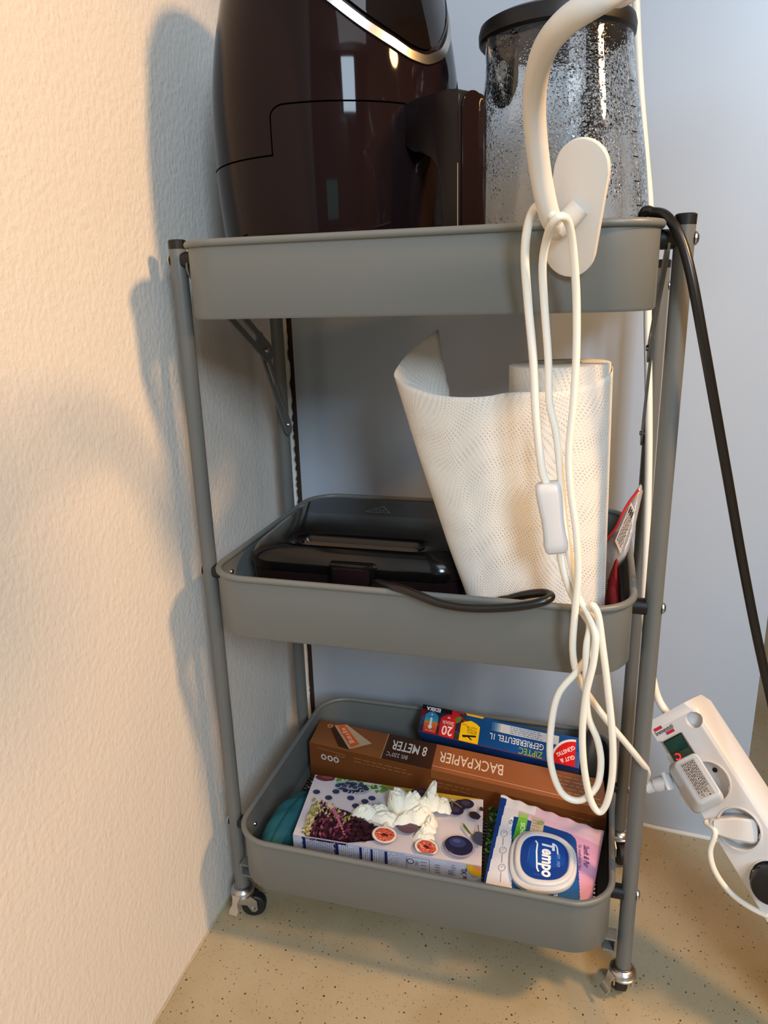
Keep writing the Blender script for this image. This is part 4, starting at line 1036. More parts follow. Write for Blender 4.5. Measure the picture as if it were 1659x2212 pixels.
# ================================================================== bottom tray
Z3 = R3-HT+.0045
def quadbox(name, BL, BR, TR, TL, dv, m, parent, bev=.0008, ms=None):
    bm = bmesh.new(); t = [bm.verts.new(p) for p in (BL, BR, TR, TL)]; b = [bm.verts.new(Vector(p)+dv) for p in (BL, BR, TR, TL)]
    ft = bm.faces.new(t); bm.faces.new(b[::-1])
    for k in range(4):
        f = bm.faces.new((t[k], b[k], b[(k+1) % 4], t[(k+1) % 4]))
        if ms is not None and k in ms: f.material_index = 1
    bmesh.ops.bevel(bm, geom=bm.edges[:], offset=bev, segments=2, affect='EDGES', profile=.5)
    o = frombm(name, bm, m, parent); return sharp(o, 40)
def flat(q):
    e1 = ((q[1]-q[0])+(q[2]-q[3]))/2; e2 = ((q[3]-q[0])+(q[2]-q[1]))/2; c = (q[0]+q[1]+q[2]+q[3])/4
    return [c-e1/2-e2/2, c+e1/2-e2/2, c+e1/2+e2/2, c-e1/2+e2/2]
# ---- baking paper box
zt = .1875
q = [at(671, 1608, z=zt), at(1303, 1744, z=zt), at(1311, 1692, z=zt), at(690, 1549, z=zt)]
q = flat(q)
dv = Vector((0, 0, Z3-zt))
bb = empty('baking_paper_box', (q[0]+q[2])/2+dv, 'long brown baking paper carton lying upside down across the bottom tray', 'box')
quadbox('carton', *q, dv, 'card', bb)
pr = Print(*q, 'lid_print'); W, H = pr.W, pr.H
print('bake', W, H)
def fx(f): return f*W
# dark block and light block
pr.rect(fx(.268), 0, fx(.272), H, 'b98a5c')
pr.poly([(fx(.272), 0), (fx(.448), 0), (fx(.448), H), (fx(.272), H)], '42210f')
pr.poly([(fx(.448), 0), (W, 0), (W, H), (fx(.448), H)], '9c5d33')
pr.text('8 METER', fx(.357), H*.63, .0290, 'f3ede4', PI, .0003, .46)
pr.text('BIS 220°C', fx(.322), H*.24, .0120, 'd8cfc5', PI, 0, .62)
pr.text('BACKPAPIER', fx(.575), H*.58, .0315, 'f0e8dc', PI, 0, .49)
pr.line(fx(.450), H*.16, fx(.985), H*.13, .0007, 'ddc9b4')
for i in range(5): pr.scribble(fx(.855), H*(.24+i*.13), fx(.985), H*(.34+i*.13), 1, 'c9a88a', .0011)
# picture of the carton itself
b0 = Vector((fx(.045), H*.86)); 
pr.poly([(fx(.050), H*.74), (fx(.145), H*.10), (fx(.150), H*.20), (fx(.075), H*.92)], '4a2812')
pr.poly([(fx(.060), H*.62), (fx(.056), H*.80), (fx(.152), H*.24), (fx(.158), H*.04), (fx(.110), H*.08)], '3f210e')
pr.poly([(fx(.062), H*.86), (fx(.105), H*1.0), (fx(.222), H*.47), (fx(.152), H*.06)], 'c3aa8b')
pr.poly([(fx(.072), H*.87), (fx(.098), H*.97), (fx(.180), H*.34), (fx(.155), H*.13)], 'e8641c')
pr.text('38 cm x 8 m', fx(.126), H*.565, .0108, 'fbe6d6', math.radians(129), .0001, .68)
pr.disc(fx(.047), H*.80, .0045, .0045, 'c58b4f'); pr.disc(fx(.047), H*.80, .0018, .0018, '6b3d1c')
pr.build(bb)
fq = [q[0]+dv, q[1]+dv, q[1], q[0]]
pr = Print(*fq, 'front_print'); W2, H2 = pr.W, pr.H
pr.rect(0, 0, W2, H2, '74401b'); 
pr.rect(W2*.448, H2*.80, W2, H2, '92552b')
pr.line(W2*.03, H2*.90, W2*.14, H2*.86, .0006, 'a97c52')
pr.scribble(W2*.10, H2*.76, W2*.14, H2*.82, 1, 'b48c66', .0008)
for k, x in enumerate((.055, .080, .103)):
    pr.disc(W2*x, H2*.66, .0042, .0045, 'c9c3bc'); pr.disc(W2*x, H2*.66, .0022, .0025, '74401b')
pr.scribble(W2*.17, H2*.70, W2*.40, H2*.88, 2, '9b6c41', .0012); pr.scribble(W2*.44, H2*.54, W2*.60, H2*.76, 2, '95663c', .0012)
for i in range(9): pr.scribble(W2*(.66+.03*(i % 3)), H2*(.12+i*.065), W2*.80, H2*(.17+i*.065), 1, '94643b', .001)
for i in range(4): pr.scribble(W2*.90, H2*(.30+i*.1), W2*.97, H2*(.38+i*.1), 1, '9c6d45', .0012)
pr.build(bb)
# ---- freezer bag box leaning on it
q = [at(902, 1586, z=.1905), at(1249, 1654, z=.1905), at(1256, 1601, z=.2130), at(915, 1516, z=.2130)]
q = flat(q); nrm = (q[1]-q[0]).cross(q[3]-q[0]).normalized()
dv = -nrm*.034
fzb = empty('freezer_bag_box', (q[0]+q[2])/2+dv, 'blue freezer bag carton with berries, leaning behind the brown box', 'box')
quadbox('carton', *q, dv, 'freezer', fzb)
pr = Print(*q, 'carton_print'); W, H = pr.W, pr.H; print('freezer', W, H)
random.seed(21)
pr.rect(0, 0, W*.29, H, '2b2a3c')
for i in range(70):
    x, y = random.random()*W*.30, random.random()*H
    pr.disc(x, y, random.uniform(.002, .006), random.uniform(.002, .005), random.choice(['7d1024', '9c1a2e', '3a3f63', '23304f', 'b53248', '45506e', '5a1a2a', '2d3a2a']), random.random()*3, 10, .15)
pr.disc(W*.215, H*.78, .009, .010, 'c51f2c', .4, 14, .08); pr.disc(W*.245, H*.72, .006, .004, '4f8a2c', .8, 8, .2)
pr.rect(0, H*.83, W*.20, H, '1a1018')
pr.text('EDEKA', W*.078, H*.900, .0072, 'f2f2f2', PI, .0003, .95)
def badge(x0, x1, y0, y1, cols):
    n = len(cols)
    for i, c in enumerate(cols): pr.rect(x0, y0+(y1-y0)*i/n, x1, y0+(y1-y0)*(i+1)/n, c)
    pr.poly([(x0, y1-.0001), (x1, y1-.0001), (x1-(x1-x0)*.2, y1+.0035), ((x0+x1)/2, y1+.0062), (x0+(x1-x0)*.2, y1+.0035)], cols[-1])
badge(W*.030, W*.118, H*.04, H*.66, ['d8312a', 'e0502a', 'e4682a', 'd98440', '4c9bb8', '2f8fbd'])
pr.rect(W*.066, H*.24, W*.080, H*.58, 'f2eee8'); pr.disc(W*.073, H*.26, .0028, .0032, 'f2eee8'); pr.scribble(W*.045, H*.09, W*.105, H*.15, 1, 'f3c4ae', .0009); pr.poly([(W*.066, H*.68), (W*.080, H*.68), (W*.073, H*.73)], 'f2f2f2')
badge(W*.135, W*.235, H*.01, H*.66, ['d5262b'])
pr.text('20', W*.187, H*.265, .0185, 'fff4f0', PI, .0003, .85); pr.text('Stück', W*.187, H*.52, .0085, 'fff4f0', PI, 0, .9); pr.poly([(W*.175, H*.69), (W*.197, H*.69), (W*.186, H*.745)], 'fff4f0')
badge(W*.270, W*.392, H*.02, H*.62, ['f2cb14'])
pr.text('Auch für', W*.342, H*.53, .0052, '3a3410', PI, 0, .8); pr.text('Flüssiges', W*.346, H*.43, .0048, '3a3410', PI, 0, .8); pr.text('geeignet', W*.346, H*.345, .0048, '3a3410', PI, 0, .8)
pr.line(W*.288, H*.20, W*.375, H*.27, .0026, '14130c'); pr.line(W*.315, H*.245, W*.350, H*.12, .0018, '14130c'); pr.line(W*.295, H*.17, W*.325, H*.22, .0018, '14130c')
pr.ring(W*.292, H*.46, .0055, .0006, '3a3410', 10, -.6, 2.2)
pr.poly([(W*.30, H*.93), (W*.40, H*.93), (W*.41, H), (W*.29, H)], 'd8b53a')
for k in range(6): pr.poly([(W*(.46+.012*k), H*(.60)), (W, H*(.60)), (W, H*.90), (W*(.46+.012*k), H*.90)], ['2a5c98', '3d6ba3', '5a81b1', '7a99c0', 'a0b4ce', 'c2cddb'][k])
pr.scribble(W*.58, H*.62, W*.80, H*.88, 4, '49658f', .0009); pr.rect(W*.875, H*.55, W, H*.95, '114e93')
pr.text('GEFRIERBEUTEL 1L', W*.625, H*.42, .0120, 'dfe8f2', PI, .0001, .74)
pr.text('ZIPTEC', W*.715, H*.155, .0125, '93b43c', PI, .0001, .80)
# round red sign in the corner, quarter disc with white arc
rx, ry, rr_ = W*.975, H*.02, .0290
qd = [(rx, ry)]+[(rx-rr_*1.0*math.cos(a*PI/24)-.0, ry+rr_*1.15*math.sin(a*PI/24)) for a in range(13)]
pr.poly([(rx, ry)]+[(rx-(rr_+.003)*math.cos(a*PI/24), ry+(rr_*1.15+.003)*math.sin(a*PI/24)) for a in range(13)], 'e9e4e2')
pr.poly(qd, 'd71920')
pr.text('GUT &', rx-.0095, ry+.0085, .0070, 'f6e6e2', PI+.5, .0002, .95); pr.text('GÜNSTIG', rx-.0125, ry+.0185, .0070, 'f6e6e2', PI+.62, .0002, .9)
pr.rect(0, 0, W, H*.02, '8c1830')
pr.build(fzb)
# ---- black pouch right behind it
bm = bmesh.new(); bmesh.ops.create_icosphere(bm, subdivisions=3, radius=1)
for v in bm.verts:
    c = v.co.copy(); c.z = max(c.z, -.75); k = 1+.07*math.sin(5*c.x+3*c.y)
    v.co = Vector((.411, .206, Z3+.040))+Vector((c.x*.0165*k, c.y*.032*k, c.z*.0525))
tag(frombm('black_pouch', bm, 'darkcloth', None, True), 'black soft pouch at the right end behind the freezer bag box', 'pouch')
# ---- tissue box
q = [at(634, 1796, z=.1900), at(1041, 1879, z=.1815), at(1043, 1722, z=.1815), at(680, 1680, z=.1900)]
q = flat(q); dv = Vector((0, 0, Z3-.1815+.0002))
tb = empty('tissue_box', (q[0]+q[2])/2+dv, 'pale tissue box printed with figs, blueberries and radicchio in bottom tray', 'tissue box')
quadbox('carton', *q, dv, 'tissuebox', tb)
pr = Print(*q, 'top_print'); W, H = pr.W, pr.H; print('tissue', W, H); random.seed(31)
pr.rect(0, 0, W, H, 'cbc3c9')
# soft colour variation of the marble print
for i in range(26): pr.disc(random.random()*W, random.random()*H, random.uniform(.012, .03), random.uniform(.006, .014), random.choice(['cec6cc', 'c8c1c9', 'd1c9cd', 'c5bfc9']), random.random()*3, 16, .1)
def berry(x, y, r, c='26314a'):
    pr.disc(x+r*.25, y-r*.25, r*1.08, r*.95, 'b3abb6', 0, 14); pr.disc(x, y, r, r*.95, c, 0, 14); pr.disc(x-r*.15, y+r*.2, r*.62, r*.58, shade(c, 2.0), 0, 12); pr.disc(x, y+.1*r, r*.30, r*.25, shade(c, .5), 0, 8)
# green leaves and onion along the far edge
for i in range(60):
    x = random.uniform(.13, .44)*W; y = H*random.uniform(.90, 1.0)-(.03*H if x > .3*W else 0)
    pr.disc(x, y, random.uniform(.002, .0045), random.uniform(.0015, .003), random.choice(['3f6f28', '5d9138', '76a84a', '2a4f20', '8fbb58']), random.random()*3, 7, .3)
pr.poly([(W*.40, H), (W*.46, H*.93), (W*.62, H*.90), (W*.75, H*.95), (W*.80, H)], '9aa03c')
pr.poly([(W*.50, H), (W*.56, H*.96), (W*.85, H*.93), (W*.99, H)], 'c8a32c')
pr.disc(W*.065, H*.97, .0125, .0065, '6b2f30', .1, 16, .05); pr.disc(W*.075, H*.985, .007, .003, '8d4a48', .1, 10)
pr.disc(W*.24, H*.865, .024, .0125, 'b9bfc8', 0, 22); pr.disc(W*.24, H*.868, .0225, .0113, '989fb0', 0, 22)
for i in range(34):
    a = random.random()*2*PI; r = math.sqrt(random.random()); berry(W*.24+.019*r*math.cos(a), H*.872+.0088*r*math.sin(a), .0036, random.choice(['242d45', '2d3850', '1d2438']))
for x, y in ((.045, .70), (.155, .755), (.125, .635), (.25, .685), (.37, .735), (.335, .665), (.29, .57)): berry(W*x, H*y, .0045)
# radicchio: a fan of dark red and pale strokes over a dark ground
pr.poly([(W*.05, H*.06), (W*.06, H*.22), (W*.10, H*.42), (W*.16, H*.50), (W*.26, H*.46), (W*.36, H*.36), (W*.46, H*.26), (W*.485, H*.17), (W*.44, H*.10), (W*.36, H*.04), (W*.30, 0), (W*.07, 0)], '2f1621')
for i in range(900):
    t = random.random(); s = random.random(); x = W*(.050+.43*t); ylo, yhi = H*(.005+.16*max(0, t-.6)*2), H*(.53-.34*max(0, t-.12)**1.0)
    if yhi < ylo+.004: yhi = ylo+.004
    y = ylo+(yhi-ylo)*s; L = random.uniform(.004, .011); a = math.radians(random.uniform(60, 130)-60*t)
    pale = t < .10 or (s > .6 and t < .55 and random.random() < .35)
    c = random.choice(['b9a860', 'c9b98a', '8d8a3c', 'd9cba8']) if pale else random.choice(['2e1220', '3d1626', '55202f', '6e2f42', '843f54', '1f0d16', '9a5a6a', '2a1019', '3a1a28'] if t < .58 else ['241019', '1f0d16', '33141f', '411b2a'])
    dx, dy = math.cos(a)*L, math.sin(a)*L; wv = random.uniform(.0008, .0026)
    pr.poly([(x-dx/2, y-dy/2), (x-dy/L*wv, y+dx/L*wv), (x+dx/2, y+dy/2), (x+dy/L*wv, y-dx/L*wv)], c)
for k in range(14):
    t = k/13; x = W*(.150+.125*t); y = H*(.475-.40*t**1.25); pr.disc(x, y, .0046*(1-.7*t), .0030*(1-.55*t), 'b46578' if k > 2 else 'd6b9a2', -1, 10, .1)
# figs
def fig(x, y, rx, ry, rot):
    pr.disc(x, y, rx*1.12, ry*1.14, '93888f', rot, 24); pr.disc(x, y, rx*1.06, ry*1.06, 'e4dccb', rot, 24); pr.disc(x, y, rx*.88, ry*.84, 'cc5d4a', rot, 20, .06)
    for i in range(60):
        a = random.random()*2*PI; r = random.uniform(.15, .8); pr.disc(x+rx*r*math.cos(a), y+ry*r*math.sin(a), random.uniform(.0006, .0016), random.uniform(.0005, .001), random.choice(['e88f6e', 'a83a30', 'f0b592', 'c2483a', '8d2a28']), a, 6)
    pr.disc(x, y-.0005, rx*.30, ry*.20, '5c1a1c', rot, 12, .2)
fig(W*.487, H*.165, .0132, .0125, 0)
fig(W*.715, H*.085, .0125, .0118, -.5)
pr.poly([(W*.47, H*.28), (W*.478, H*.36), (W*.487, H*.365), (W*.50, H*.28)], 'dcd3c2')
pr.disc(W*.60, H*.33, .012, .011, '5b4352', 0, 16)
# grapes behind the tissue, plums at the right
for x, y in ((.62, .87), (.655, .90), (.69, .86), (.645, .82), (.84, .76), (.875, .80), (.85, .70), (.905, .83)):
    pr.disc(W*x, H*y, .0095, .0085, '2a1f33', random.random(), 16); pr.disc(W*x-.001, H*y+.001, .0055, .0045, '46384f', 0, 12)
pr.line(W*.80, H*.88, W*.88, H*.76, .0014, '9a8a2e'); pr.line(W*.82, H*.86, W*.83, H*.74, .001, '9a8a2e')
pr.disc(W*.955, H*.66, .0062, .0075, '2c1f26', .6, 12, .12); pr.disc(W*.99, H*.78, .003, .004, '3a2a2c', 0, 8, .2)
pr.poly([(W*.895, H*.52), (W*.915, H*.46), (W*.955, H*.33), (W*.925, H*.38), (W*.897, H*.46)], '3f6a2c')
pr.disc(W*.885, H*.165, .0170, .0165, '9a909c', 0, 22); pr.disc(W*.880, H*.175, .0158, .0150, '1f2040', 0, 24); pr.disc(W*.872, H*.215, .0095, .0075, '343a66', 0, 16); pr.disc(W*.868, H*.235, .0045, .003, '4b5284', 0, 12); pr.line(W*.83, H*.06, W*.848, H*.085, .001, '5a4632')
pr.disc(W*.990, H*.32, .0085, .0115, '3c3f55', .3, 18); pr.line(W*.975, H*.52, W*.98, H*.42, .001, '4c4030')
pr.build(tb)
fq = [q[0]+dv, q[1]+dv, q[1], q[0]]
pr = Print(*fq, 'front_print'); W2, H2 = pr.W, pr.H
pr.rect(0, 0, W2, H2, 'b4b9ca')
for i in range(10): pr.disc(random.random()*W2, H2*random.uniform(.3, 1), .02, .006, random.choice(['aeb3c6', 'bbc0d0', 'a9aec4']), 0, 14, .1)
pr.poly([(W2*.07, H2), (W2*.30, H2), (W2*.25, H2*.80), (W2*.15, H2*.86)], '33192a')
for i in range(160):
    t = random.random(); x = W2*random.uniform(.06, .27); y = H2*random.uniform(.55, 1); pr.disc(x, y, random.uniform(.001, .003), random.uniform(.001, .004), random.choice(['3d1626', '6e2f42', '241019', '9a8aa0', '8f8aa0']), random.random()*3, 6, .2)
for x0, x1 in ((.055, .070), (.235, .250), (.365, .378), (.425, .436), (.500, .514)): pr.rect(W2*x0, H2*.30, W2*x1, H2*.98, '20245c')
for x0, x1 in ((.072, .225), (.252, .335), (.380, .415), (.438, .465), (.516, .570)):
    pr.rect(W2*x0, H2*.30, W2*x1, H2*.96, 'a9adbf' if x0 < .1 else 'c6cad8')
    for j in range(int((x1-x0)*W2/.0022)):
        xx = W2*x0+.0012+j*.0022; y = H2*.34
        while y < H2*.92:
            hh = random.uniform(.001, .004); pr.rect(xx, y, xx+.0008, y+hh, '565a78'); pr.k -= 1; y += hh+.0008
pr.ring(W2*.345, H2*.60, .0075, .0004, '70748e', 14)
# recycling panel
x0, x1 = W2*.615, W2*.735; pr.line(x0, H2*.95, x1, H2*.95, .0004, '565a78'); pr.line(x0, H2*.35, x0, H2*.95, .0004, '565a78'); pr.line(x1, H2*.35, x1, H2*.95, .0004, '565a78')
pr.disc(W2*.636, H2*.83, .0042, .0036, '33364f', 0, 10); pr.disc(W2*.636, H2*.83, .0032, .0027, 'b4b9ca', 0, 10)
pr.text('FSC', W2*.667, H2*.78, .0048, '3c405c', -PI/2, 0, .9)
pr.scribble(W2*.69, H2*.45, W2*.728, H2*.9, 5, '565a78', .0008); pr.scribble(W2*.765, H2*.60, W2*.795, H2*.88, 4, '565a78', .0008)
pr.text('CE', W2*.842, H2*.70, .0060, '33364f', -PI/2, 0, .9); pr.scribble(W2*.850, H2*.62, W2*.872, H2*.94, 5, '565a78', .0008)
pr.text('Box XL', W2*.915, H2*.66, .0078, '33364f', PI/2, .0002, .9)
pr.disc(W2*.975, H2*.98, .0105, .013, 'd9a81c', 0, 20); pr.disc(W2*.985, H2*1.0, .006, .0065, 'e0864a', 0, 16); pr.rect(W2*.955, 0, W2, H2*.42, '4a2236')
pr.build(tb)
pr = None
# fig that folds over the front edge
# ---- crumpled tissue pulled from the box
def crumple_lobe(bm, C0, rx, ry, rz, seed, rotz=0, tilt=(0, 0), n=26):
    rnd = random.Random(seed); ph = [rnd.uniform(0, 6.28) for _ in range(8)]; fr = [rnd.choice([2, 3, 4, 5]) for _ in range(8)]
    rows = []; Rz = Matrix.Rotation(rotz, 3, 'Z') @ Matrix.Rotation(tilt[0], 3, 'X') @ Matrix.Rotation(tilt[1], 3, 'Y')
    for i in range(n//2+1):
        t = i/(n//2); row = []
        for k in range(n):
            a = 2*PI*k/n
            f1 = abs(math.sin(fr[0]*a/2+ph[0]+2*t)); f2 = abs(math.sin(fr[1]*a+ph[1]-3*t)); f3 = abs(math.sin((fr[2]+2)*a/2+ph[2]+5*t))
            edge = 1-.16*f1+.12*f2-.10*f3+rnd.uniform(-.02, .02)
            r = t*edge; h = (1-t**2.6)*(.60+.16*f1-.12*f2)+.07*f3+rnd.uniform(-.02, .02)
            row.append(bm.verts.new(C0+Rz @ Vector((rx*r*math.cos(a), ry*r*math.sin(a), rz*h))))
        rows.append(row)
    for a, b in zip(rows, rows[1:]):
        for k in range(n):
            try: bm.faces.new((a[k], b[k], b[(k+1) % n], a[(k+1) % n]))
            except ValueError: pass
bm = bmesh.new(); zt3 = .1885
for (px, py, rx, ry, rz, sd, rz_, tl) in (
        (790, 1757, .019, .013, .018, 1, .2, (0, 0)), (818, 1750, .016, .011, .012, 2, .5, (0, .1)), (835, 1768, .022, .012, .014, 12, 0, (0, 0)),
        (866, 1738, .017, .022, .040, 3, .3, (.3, -.3)), (885, 1745, .020, .018, .034, 4, 1.2, (.2, .1)), (905, 1765, .022, .015, .022, 5, .7, (0, .2)), (880, 1772, .020, .010, .018, 13, .7, (0, .2)),
        (926, 1728, .0085, .010, .046, 6, .4, (.2, .2)), (938, 1746, .015, .014, .030, 7, 2.2, (0, .45)), (955, 1752, .013, .013, .022, 8, 1.1, (-.2, .5)), (915, 1752, .014, .010, .028, 9, .1, (0, 0)),
        (922, 1795, .012, .010, .014, 10, .9, (-.2, 0)), (915, 1806, .0135, .0125, .008, 11, 2.9, (-.3, 0)), (930, 1780, .014, .009, .016, 14, 1.9, (0, 0))):
    crumple_lobe(bm, at(px, py, z=zt3)-Vector((0, 0, .002)), rx, ry, rz, sd, rz_, tl)
ts = frombm('crumpled_tissue', bm, 'tissue', None, False); sharp(ts, 28)
tag(ts, 'cream-white crumpled tissue sticking out of the tissue box', 'tissue')
# ---- teal pouch at the left end
bm = bmesh.new(); n = 30; m_ = 22; tl0, tl1 = Vector((.060, -.044, Z3)), Vector((.072, .090, Z3)); rows = []
for i in range(n+1):
    t = i/n; c = tl0.lerp(tl1, t); w_ = .0215*math.sin(PI*min(1, max(0, .12+.80*t)))**.6*(1-.55*t**5); h_ = .056*math.sin(PI*min(1, max(0, .20+.72*t)))**.7
    row = []
    for k in range(m_):
        a = 2*PI*k/m_; x = math.cos(a)*w_; z = h_*(.5+.5*math.sin(a)); z += .0012*math.sin(9*t*3+k)
        row.append(bm.verts.new(Vector((c.x+x-.004*math.sin(a), c.y, c.z+z))))
    rows.append(row)
for a, b in zip(rows, rows[1:]):
    for k in range(m_): bm.faces.new((a[k], a[(k+1) % m_], b[(k+1) % m_], b[k]))
bm.faces.new(rows[0]); bm.faces.new(rows[-1])
te = empty('teal_case', tl0.lerp(tl1, .5), 'teal fabric case tucked at the left end of the bottom tray', 'case')
sharp(frombm('shell', bm, 'teal', te), 60)
sp_ = []
for i in range(2, n-1):
    t = i/n; c = tl0.lerp(tl1, t); h_ = .056*math.sin(PI*min(1, max(0, .20+.72*t)))**.7; w_ = .0215*math.sin(PI*min(1, max(0, .12+.80*t)))**.6*(1-.55*t**5)
    sp_.append(Vector((c.x-.003+.25*w_, c.y, c.z+h_*.992)))
tube('seam', sp_, .0011, mat('dark_teal_seam', '063f48', .8), te, 6, 1)
# ---- dark green printed carton between tissue box and wipes
q = [Vector((.3050, -.035, .158)), Vector((.3300, -.035, .158)), Vector((.3220, .100, .168)), Vector((.2930, .100, .168))]
gb = empty('herb_print_carton', Vector((.316, .055, Z3)), 'dark carton printed with green herbs between tissue box and wipes', 'box')
quadbox('carton', *q, Vector((0, 0, Z3-.158)), 'green_leaf', gb)
pr = Print(*q, 'herb_print'); random.seed(41)
for i in range(170):
    x, y = random.random()*pr.W, pr.H*random.uniform(.45, 1); pr.disc(x, y, random.uniform(.001, .0032), random.uniform(.001, .002), random.choice(['2f6a2e', '1d4a22', '4a8a3c', '66a04c', '173a1b', '86b860']), random.random()*3, 7, .35)
pr.build(gb)
# ---- pack of wipes: soft flow pack with a hinged lid
wq = [at(1043, 1917, z=.1720), at(1277, 1952, z=.1690), at(1305, 1797, z=.1830), at(1082, 1717, z=.1900)]
wp = empty('wipes_pack', (wq[0]+wq[2])/2+Vector((0, 0, -.035)), 'blue, white and pink wipes pack with white flip lid, bottom tray right', 'wipes pack')
def wpt(u, v, h=0):
    a, b, c, d = wq; P = a*(1-u)*(1-v)+b*u*(1-v)+c*u*v+d*(1-u)*v
    return P+WN*h
WN = (wq[1]-wq[0]).cross(wq[3]-wq[0]).normalized()
def wh(u, v):
    e = min(u, 1-u)*2; g_ = min(v, 1-v)*2
    return .0005+.006*(1-(1-min(1, e*1.6))**2)*(1-(1-min(1, g_*1.8))**2)-.003*max(0, 1-v*9)*0 + .0007*math.sin(40*u)*max(0, v-.86)*7
nu, nvv = 150, 120; bm = bmesh.new(); cl = bm.loops.layers.float_color.new('Col')
G = [[bm.verts.new(wpt(i/nu, j/nvv+(.004*math.sin(i*.26)*(j == nvv)), wh(i/nu, j/nvv))) for j in range(nvv+1)] for i in range(nu+1)]
GB = []
for i in range(nu+1):
    row = []
    for j in range(nvv+1):
        u, v = i/nu, j/nvv; e = min(1, min(u, 1-u)*7)*min(1, min(v, 1-v)*7)
        p = wpt(u, v, 0); p = Vector((p.x, p.y, max(p.z-.0012-.05*e, Z3+.0004))); row.append(bm.verts.new(p))
    GB.append(row)
def wcol(u, v):
    # blue tail, white side strip, blue field around the lid, pink right side and top flap
    if u < .015+.055*v: return lin('123c86') if v < .97 else lin('e4e6ec')
    if v > .86: return lin('e4e6ee') if u < .36 else lin('dcc0d8')
    if u < .27-.17*min(v, .6): return lin('dcdde4')
    if v > .765: return lin('dcdde4') if u < .20 else lin('dbb6cc')
    ub = .90-.18*v
    rnd = (u-(ub-.09))**2/.0081+(v-.675)**2/.0081 > 1 and u > ub-.09 and v > .675
    if u > ub or rnd: return lin('d59ab8')
    return lin('103f88') if v > .22 else lin('0f5592')
for i in range(nu):
    for j in range(nvv):
        f = bm.faces.new((G[i][j], G[i+1][j], G[i+1][j+1], G[i][j+1])); c = wcol((i+.5)/nu, (j+.5)/nvv)
        for l in f.loops: l[cl] = c
        f = bm.faces.new((GB[i][j], GB[i][j+1], GB[i+1][j+1], GB[i+1][j]))
        for l in f.loops: l[cl] = lin('cdcfd8')
for i in range(nu):
    for a, b, j in ((G, GB, 0), (G, GB, nvv)):
        f = bm.faces.new((a[i][j], b[i][j], b[i+1][j], a[i+1][j]))
        for l in f.loops: l[cl] = lin('c9b3c8' if j else 'cdd3e0')
for j in range(nvv):
    for i in (0, nu):
        f = bm.faces.new((G[i][j], G[i][j+1], GB[i][j+1], GB[i][j]))
        for l in f.loops: l[cl] = lin('cf93b0' if i else '123c86')
mw = M['print'].copy(); mw.name = 'printed_film'; mw.node_tree.nodes['Principled BSDF'].inputs['Roughness'].default_value = .3
nt = mw.node_tree; tcn = nt.nodes.new('ShaderNodeTexCoord'); nn_ = nt.nodes.new('ShaderNodeTexNoise'); nn_.inputs['Scale'].default_value = 45
bpn = nt.nodes.new('ShaderNodeBump'); bpn.inputs['Strength'].default_value = .35; bpn.inputs['Distance'].default_value = .002
nt.links.new(tcn.outputs['Object'], nn_.inputs['Vector']); nt.links.new(nn_.outputs['Fac'], bpn.inputs['Height']); nt.links.new(bpn.outputs[0], nt.nodes['Principled BSDF'].inputs['Normal'])
frombm('film_pack', bm, mw, wp, True)
class WPrint(Print):
    def P(s, x, y):
        u, v = x/s.W, y/s.H; u_, v_ = min(max(u, 0), 1), min(max(v, 0), 1); return wpt(u_, v_, wh(u_, v_)+.0006+s.k*4e-6)
pr = WPrint(*wq, 'pack_print'); W, H = pr.W, pr.H; print('wipes', W, H)
# green flash, beige leaf panel, small count badge
for k in range(6): pr.poly([(W*(.195+.004*k), H*(.50+.055*k)), (W*.300, H*(.50+.055*k)), (W*.305, H*(.50+.055*(k+1))), (W*(.199+.004*k), H*(.50+.055*(k+1)))], ['3f9a1e', '46a022', '4fa728', '5fb034', '74bb46', '9acb6c'][k])
pr.text('SICHER', W*.268, H*.63, .0070, 'e6f4d8', -PI/2+.08, .0001, .85); pr.scribble(W*.212, H*.56, W*.219, H*.68, 6, 'c5e6a6', .0005)
pr.rect(W*.340, H*.50, W*.460, H*.83, 'b9ab98'); pr.scribble(W*.35, H*.56, W*.44, H*.80, 7, '7d7563', .0005); pr.disc(W*.43, H*.78, .004, .003, '8a9a5a', .4, 8, .2)
pr.poly([(W*.128, H*.64), (W*.168, H*.64), (W*.168, H*.745), (W*.132, H*.745)], 'eef0f4'); pr.text('42x', W*.149, H*.69, .0052, '123c86', -PI/2, .0001, .85)
for x, y in ((.105, .55), (.125, .37), (.145, .19)):
    pr.ring(W*x, H*y, .0036, .0004, '6a7186', 14); pr.line(W*(x-.01), H*y, W*(x+.01), H*(y+.02), .0004, '6a7186')
    pr.line(W*x, H*(y-.045), W*(x+.01), H*(y-.13), .0006, '8a90a2')
pr.text('Sanft & Pur', W*.885, H*.545, .0082, '5a2f66', -PI/2+.13, .0001, .85, .2); pr.text('Für empfindliche Haut', W*.832, H*.50, .0048, '7a4b80', -PI/2+.13, 0, .85)
stuff(pr.build(wp))
pr = WPrint(*wq, 'side_lettering')
pr.text('Extra', W*.735, H*.13, .0085, 'c9e4f2', -PI/2+.1, .0001, .8); pr.text('Sauber', W*.675, H*.07, .0085, 'c9e4f2', -PI/2+.1, .0001, .8)
pr.build(wp)
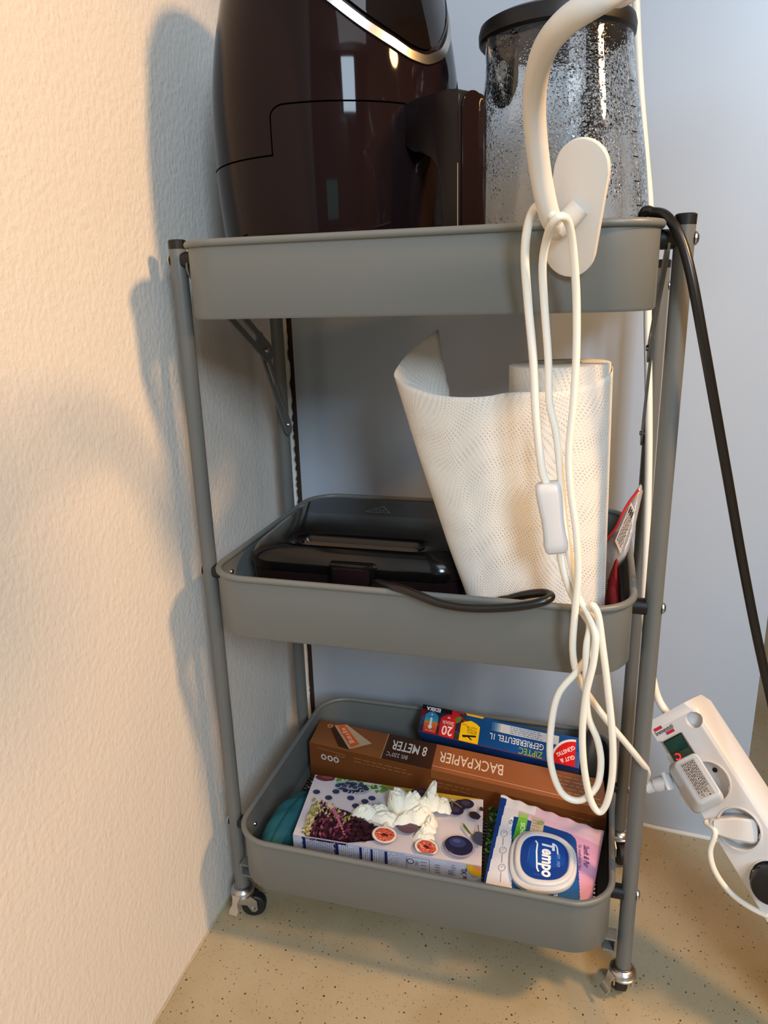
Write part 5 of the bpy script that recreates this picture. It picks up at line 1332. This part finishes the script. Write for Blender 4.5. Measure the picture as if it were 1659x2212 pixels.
# lid: a rounded white frame with a blue oval in it
def ell(cx, cy, rx, ry, rot, n=48, p=2.6):
    o = []
    for k in range(n):
        a = 2*PI*k/n; c, s_ = math.cos(a), math.sin(a)
        X = rx*(abs(c)**(2/p))*(1 if c >= 0 else -1); Y = ry*(abs(s_)**(2/p))*(1 if s_ >= 0 else -1)
        o.append((cx+X*math.cos(rot)-Y*math.sin(rot), cy+X*math.sin(rot)+Y*math.cos(rot)))
    return o
lcx, lcy, lrot = W*.520, H*.335, .10
def lidlayer(bm, rx, ry, h, dx=0, dy=0): return [bm.verts.new(wpt(x/W, y/H, h)) for x, y in ell(lcx+dx, lcy+dy, rx, ry, lrot)]
bm = bmesh.new()
R_ = [lidlayer(bm, .0365, .0385, .004, -.001, -.001), lidlayer(bm, .0365, .0385, .0085, -.001, -.001), lidlayer(bm, .0350, .0370, .0098, -.0008, -.001), lidlayer(bm, .0330, .0350, .0098), lidlayer(bm, .0325, .0345, .0125), lidlayer(bm, .0305, .0325, .0138), lidlayer(bm, .0272, .0292, .0134), lidlayer(bm, .0265, .0285, .0122)]
for a, b in zip(R_, R_[1:]):
    for k in range(len(a)): bm.faces.new((a[k], a[(k+1) % len(a)], b[(k+1) % len(a)], b[k]))
bm.faces.new(R_[0][::-1]); bm.faces.new(R_[-1]); ldw = frombm('flip_lid', bm, 'whiteplastic', wp); sharp(ldw, 50)
class LPrint(Print):
    def P(s, x, y): return wpt(x/s.W, y/s.H, .0126+s.k*8e-6)
pr = LPrint(*wq, 'lid_label')
pr.poly(ell(lcx, lcy, .0262, .0282, lrot), '0e3a8c', False)
for k in range(5): pr.poly(ell(lcx+.002, lcy+.003, .020-.003*k, .022-.0032*k, lrot), shade('1248a0', 1+.03*k), False)
ra = -PI/2+.13
pr.text('Tempo', lcx+.0035, lcy-.0005, .0185, 'f4f6fb', ra, .0007, .86, .15)
# swashes above and below the word
def lwave(pts, w): 
    for a, b in zip(pts, pts[1:]): pr.line(a[0], a[1], b[0], b[1], w, 'f4f6fb')
lwave([(lcx-.0125, lcy+.0195), (lcx-.0100, lcy+.0165), (lcx-.0095, lcy+.006), (lcx-.0075, lcy-.006), (lcx-.0060, lcy-.0150), (lcx-.0035, lcy-.0190)], .0017)
lwave([(lcx+.0065, lcy+.0215), (lcx+.0100, lcy+.0200), (lcx+.0118, lcy+.0165), (lcx+.0135, lcy+.0085)], .0017)
pr.text('EST. 1929', lcx+.0150, lcy+.0005, .0046, '8fb4e6', ra, 0, .95)
pr.scribble(lcx-.0178, lcy-.010, lcx-.0170, lcy+.010, 16, '5f8bd0', .0004); pr.scribble(lcx-.008, lcy-.0235, lcx+.004, lcy-.0225, 1, '5f8bd0', .0004)
pr.build(ldw)

# ================================================================== wall-hung television in the room behind the camera
tv = empty('television', rm(.78, -2.86, .60), 'wall-hung television glowing teal, mirrored in the air fryer', 'television')
rbox('screen_frame', .50, 1.06, -2.90, -2.86, .60, .95, 'blackplastic', tv, .004)
rbox('screen', .515, 1.045, -2.862, -2.856, .615, .935, mat('teal_screen', '000000', .3, emit=('7fd8d0', 2.5)), tv)
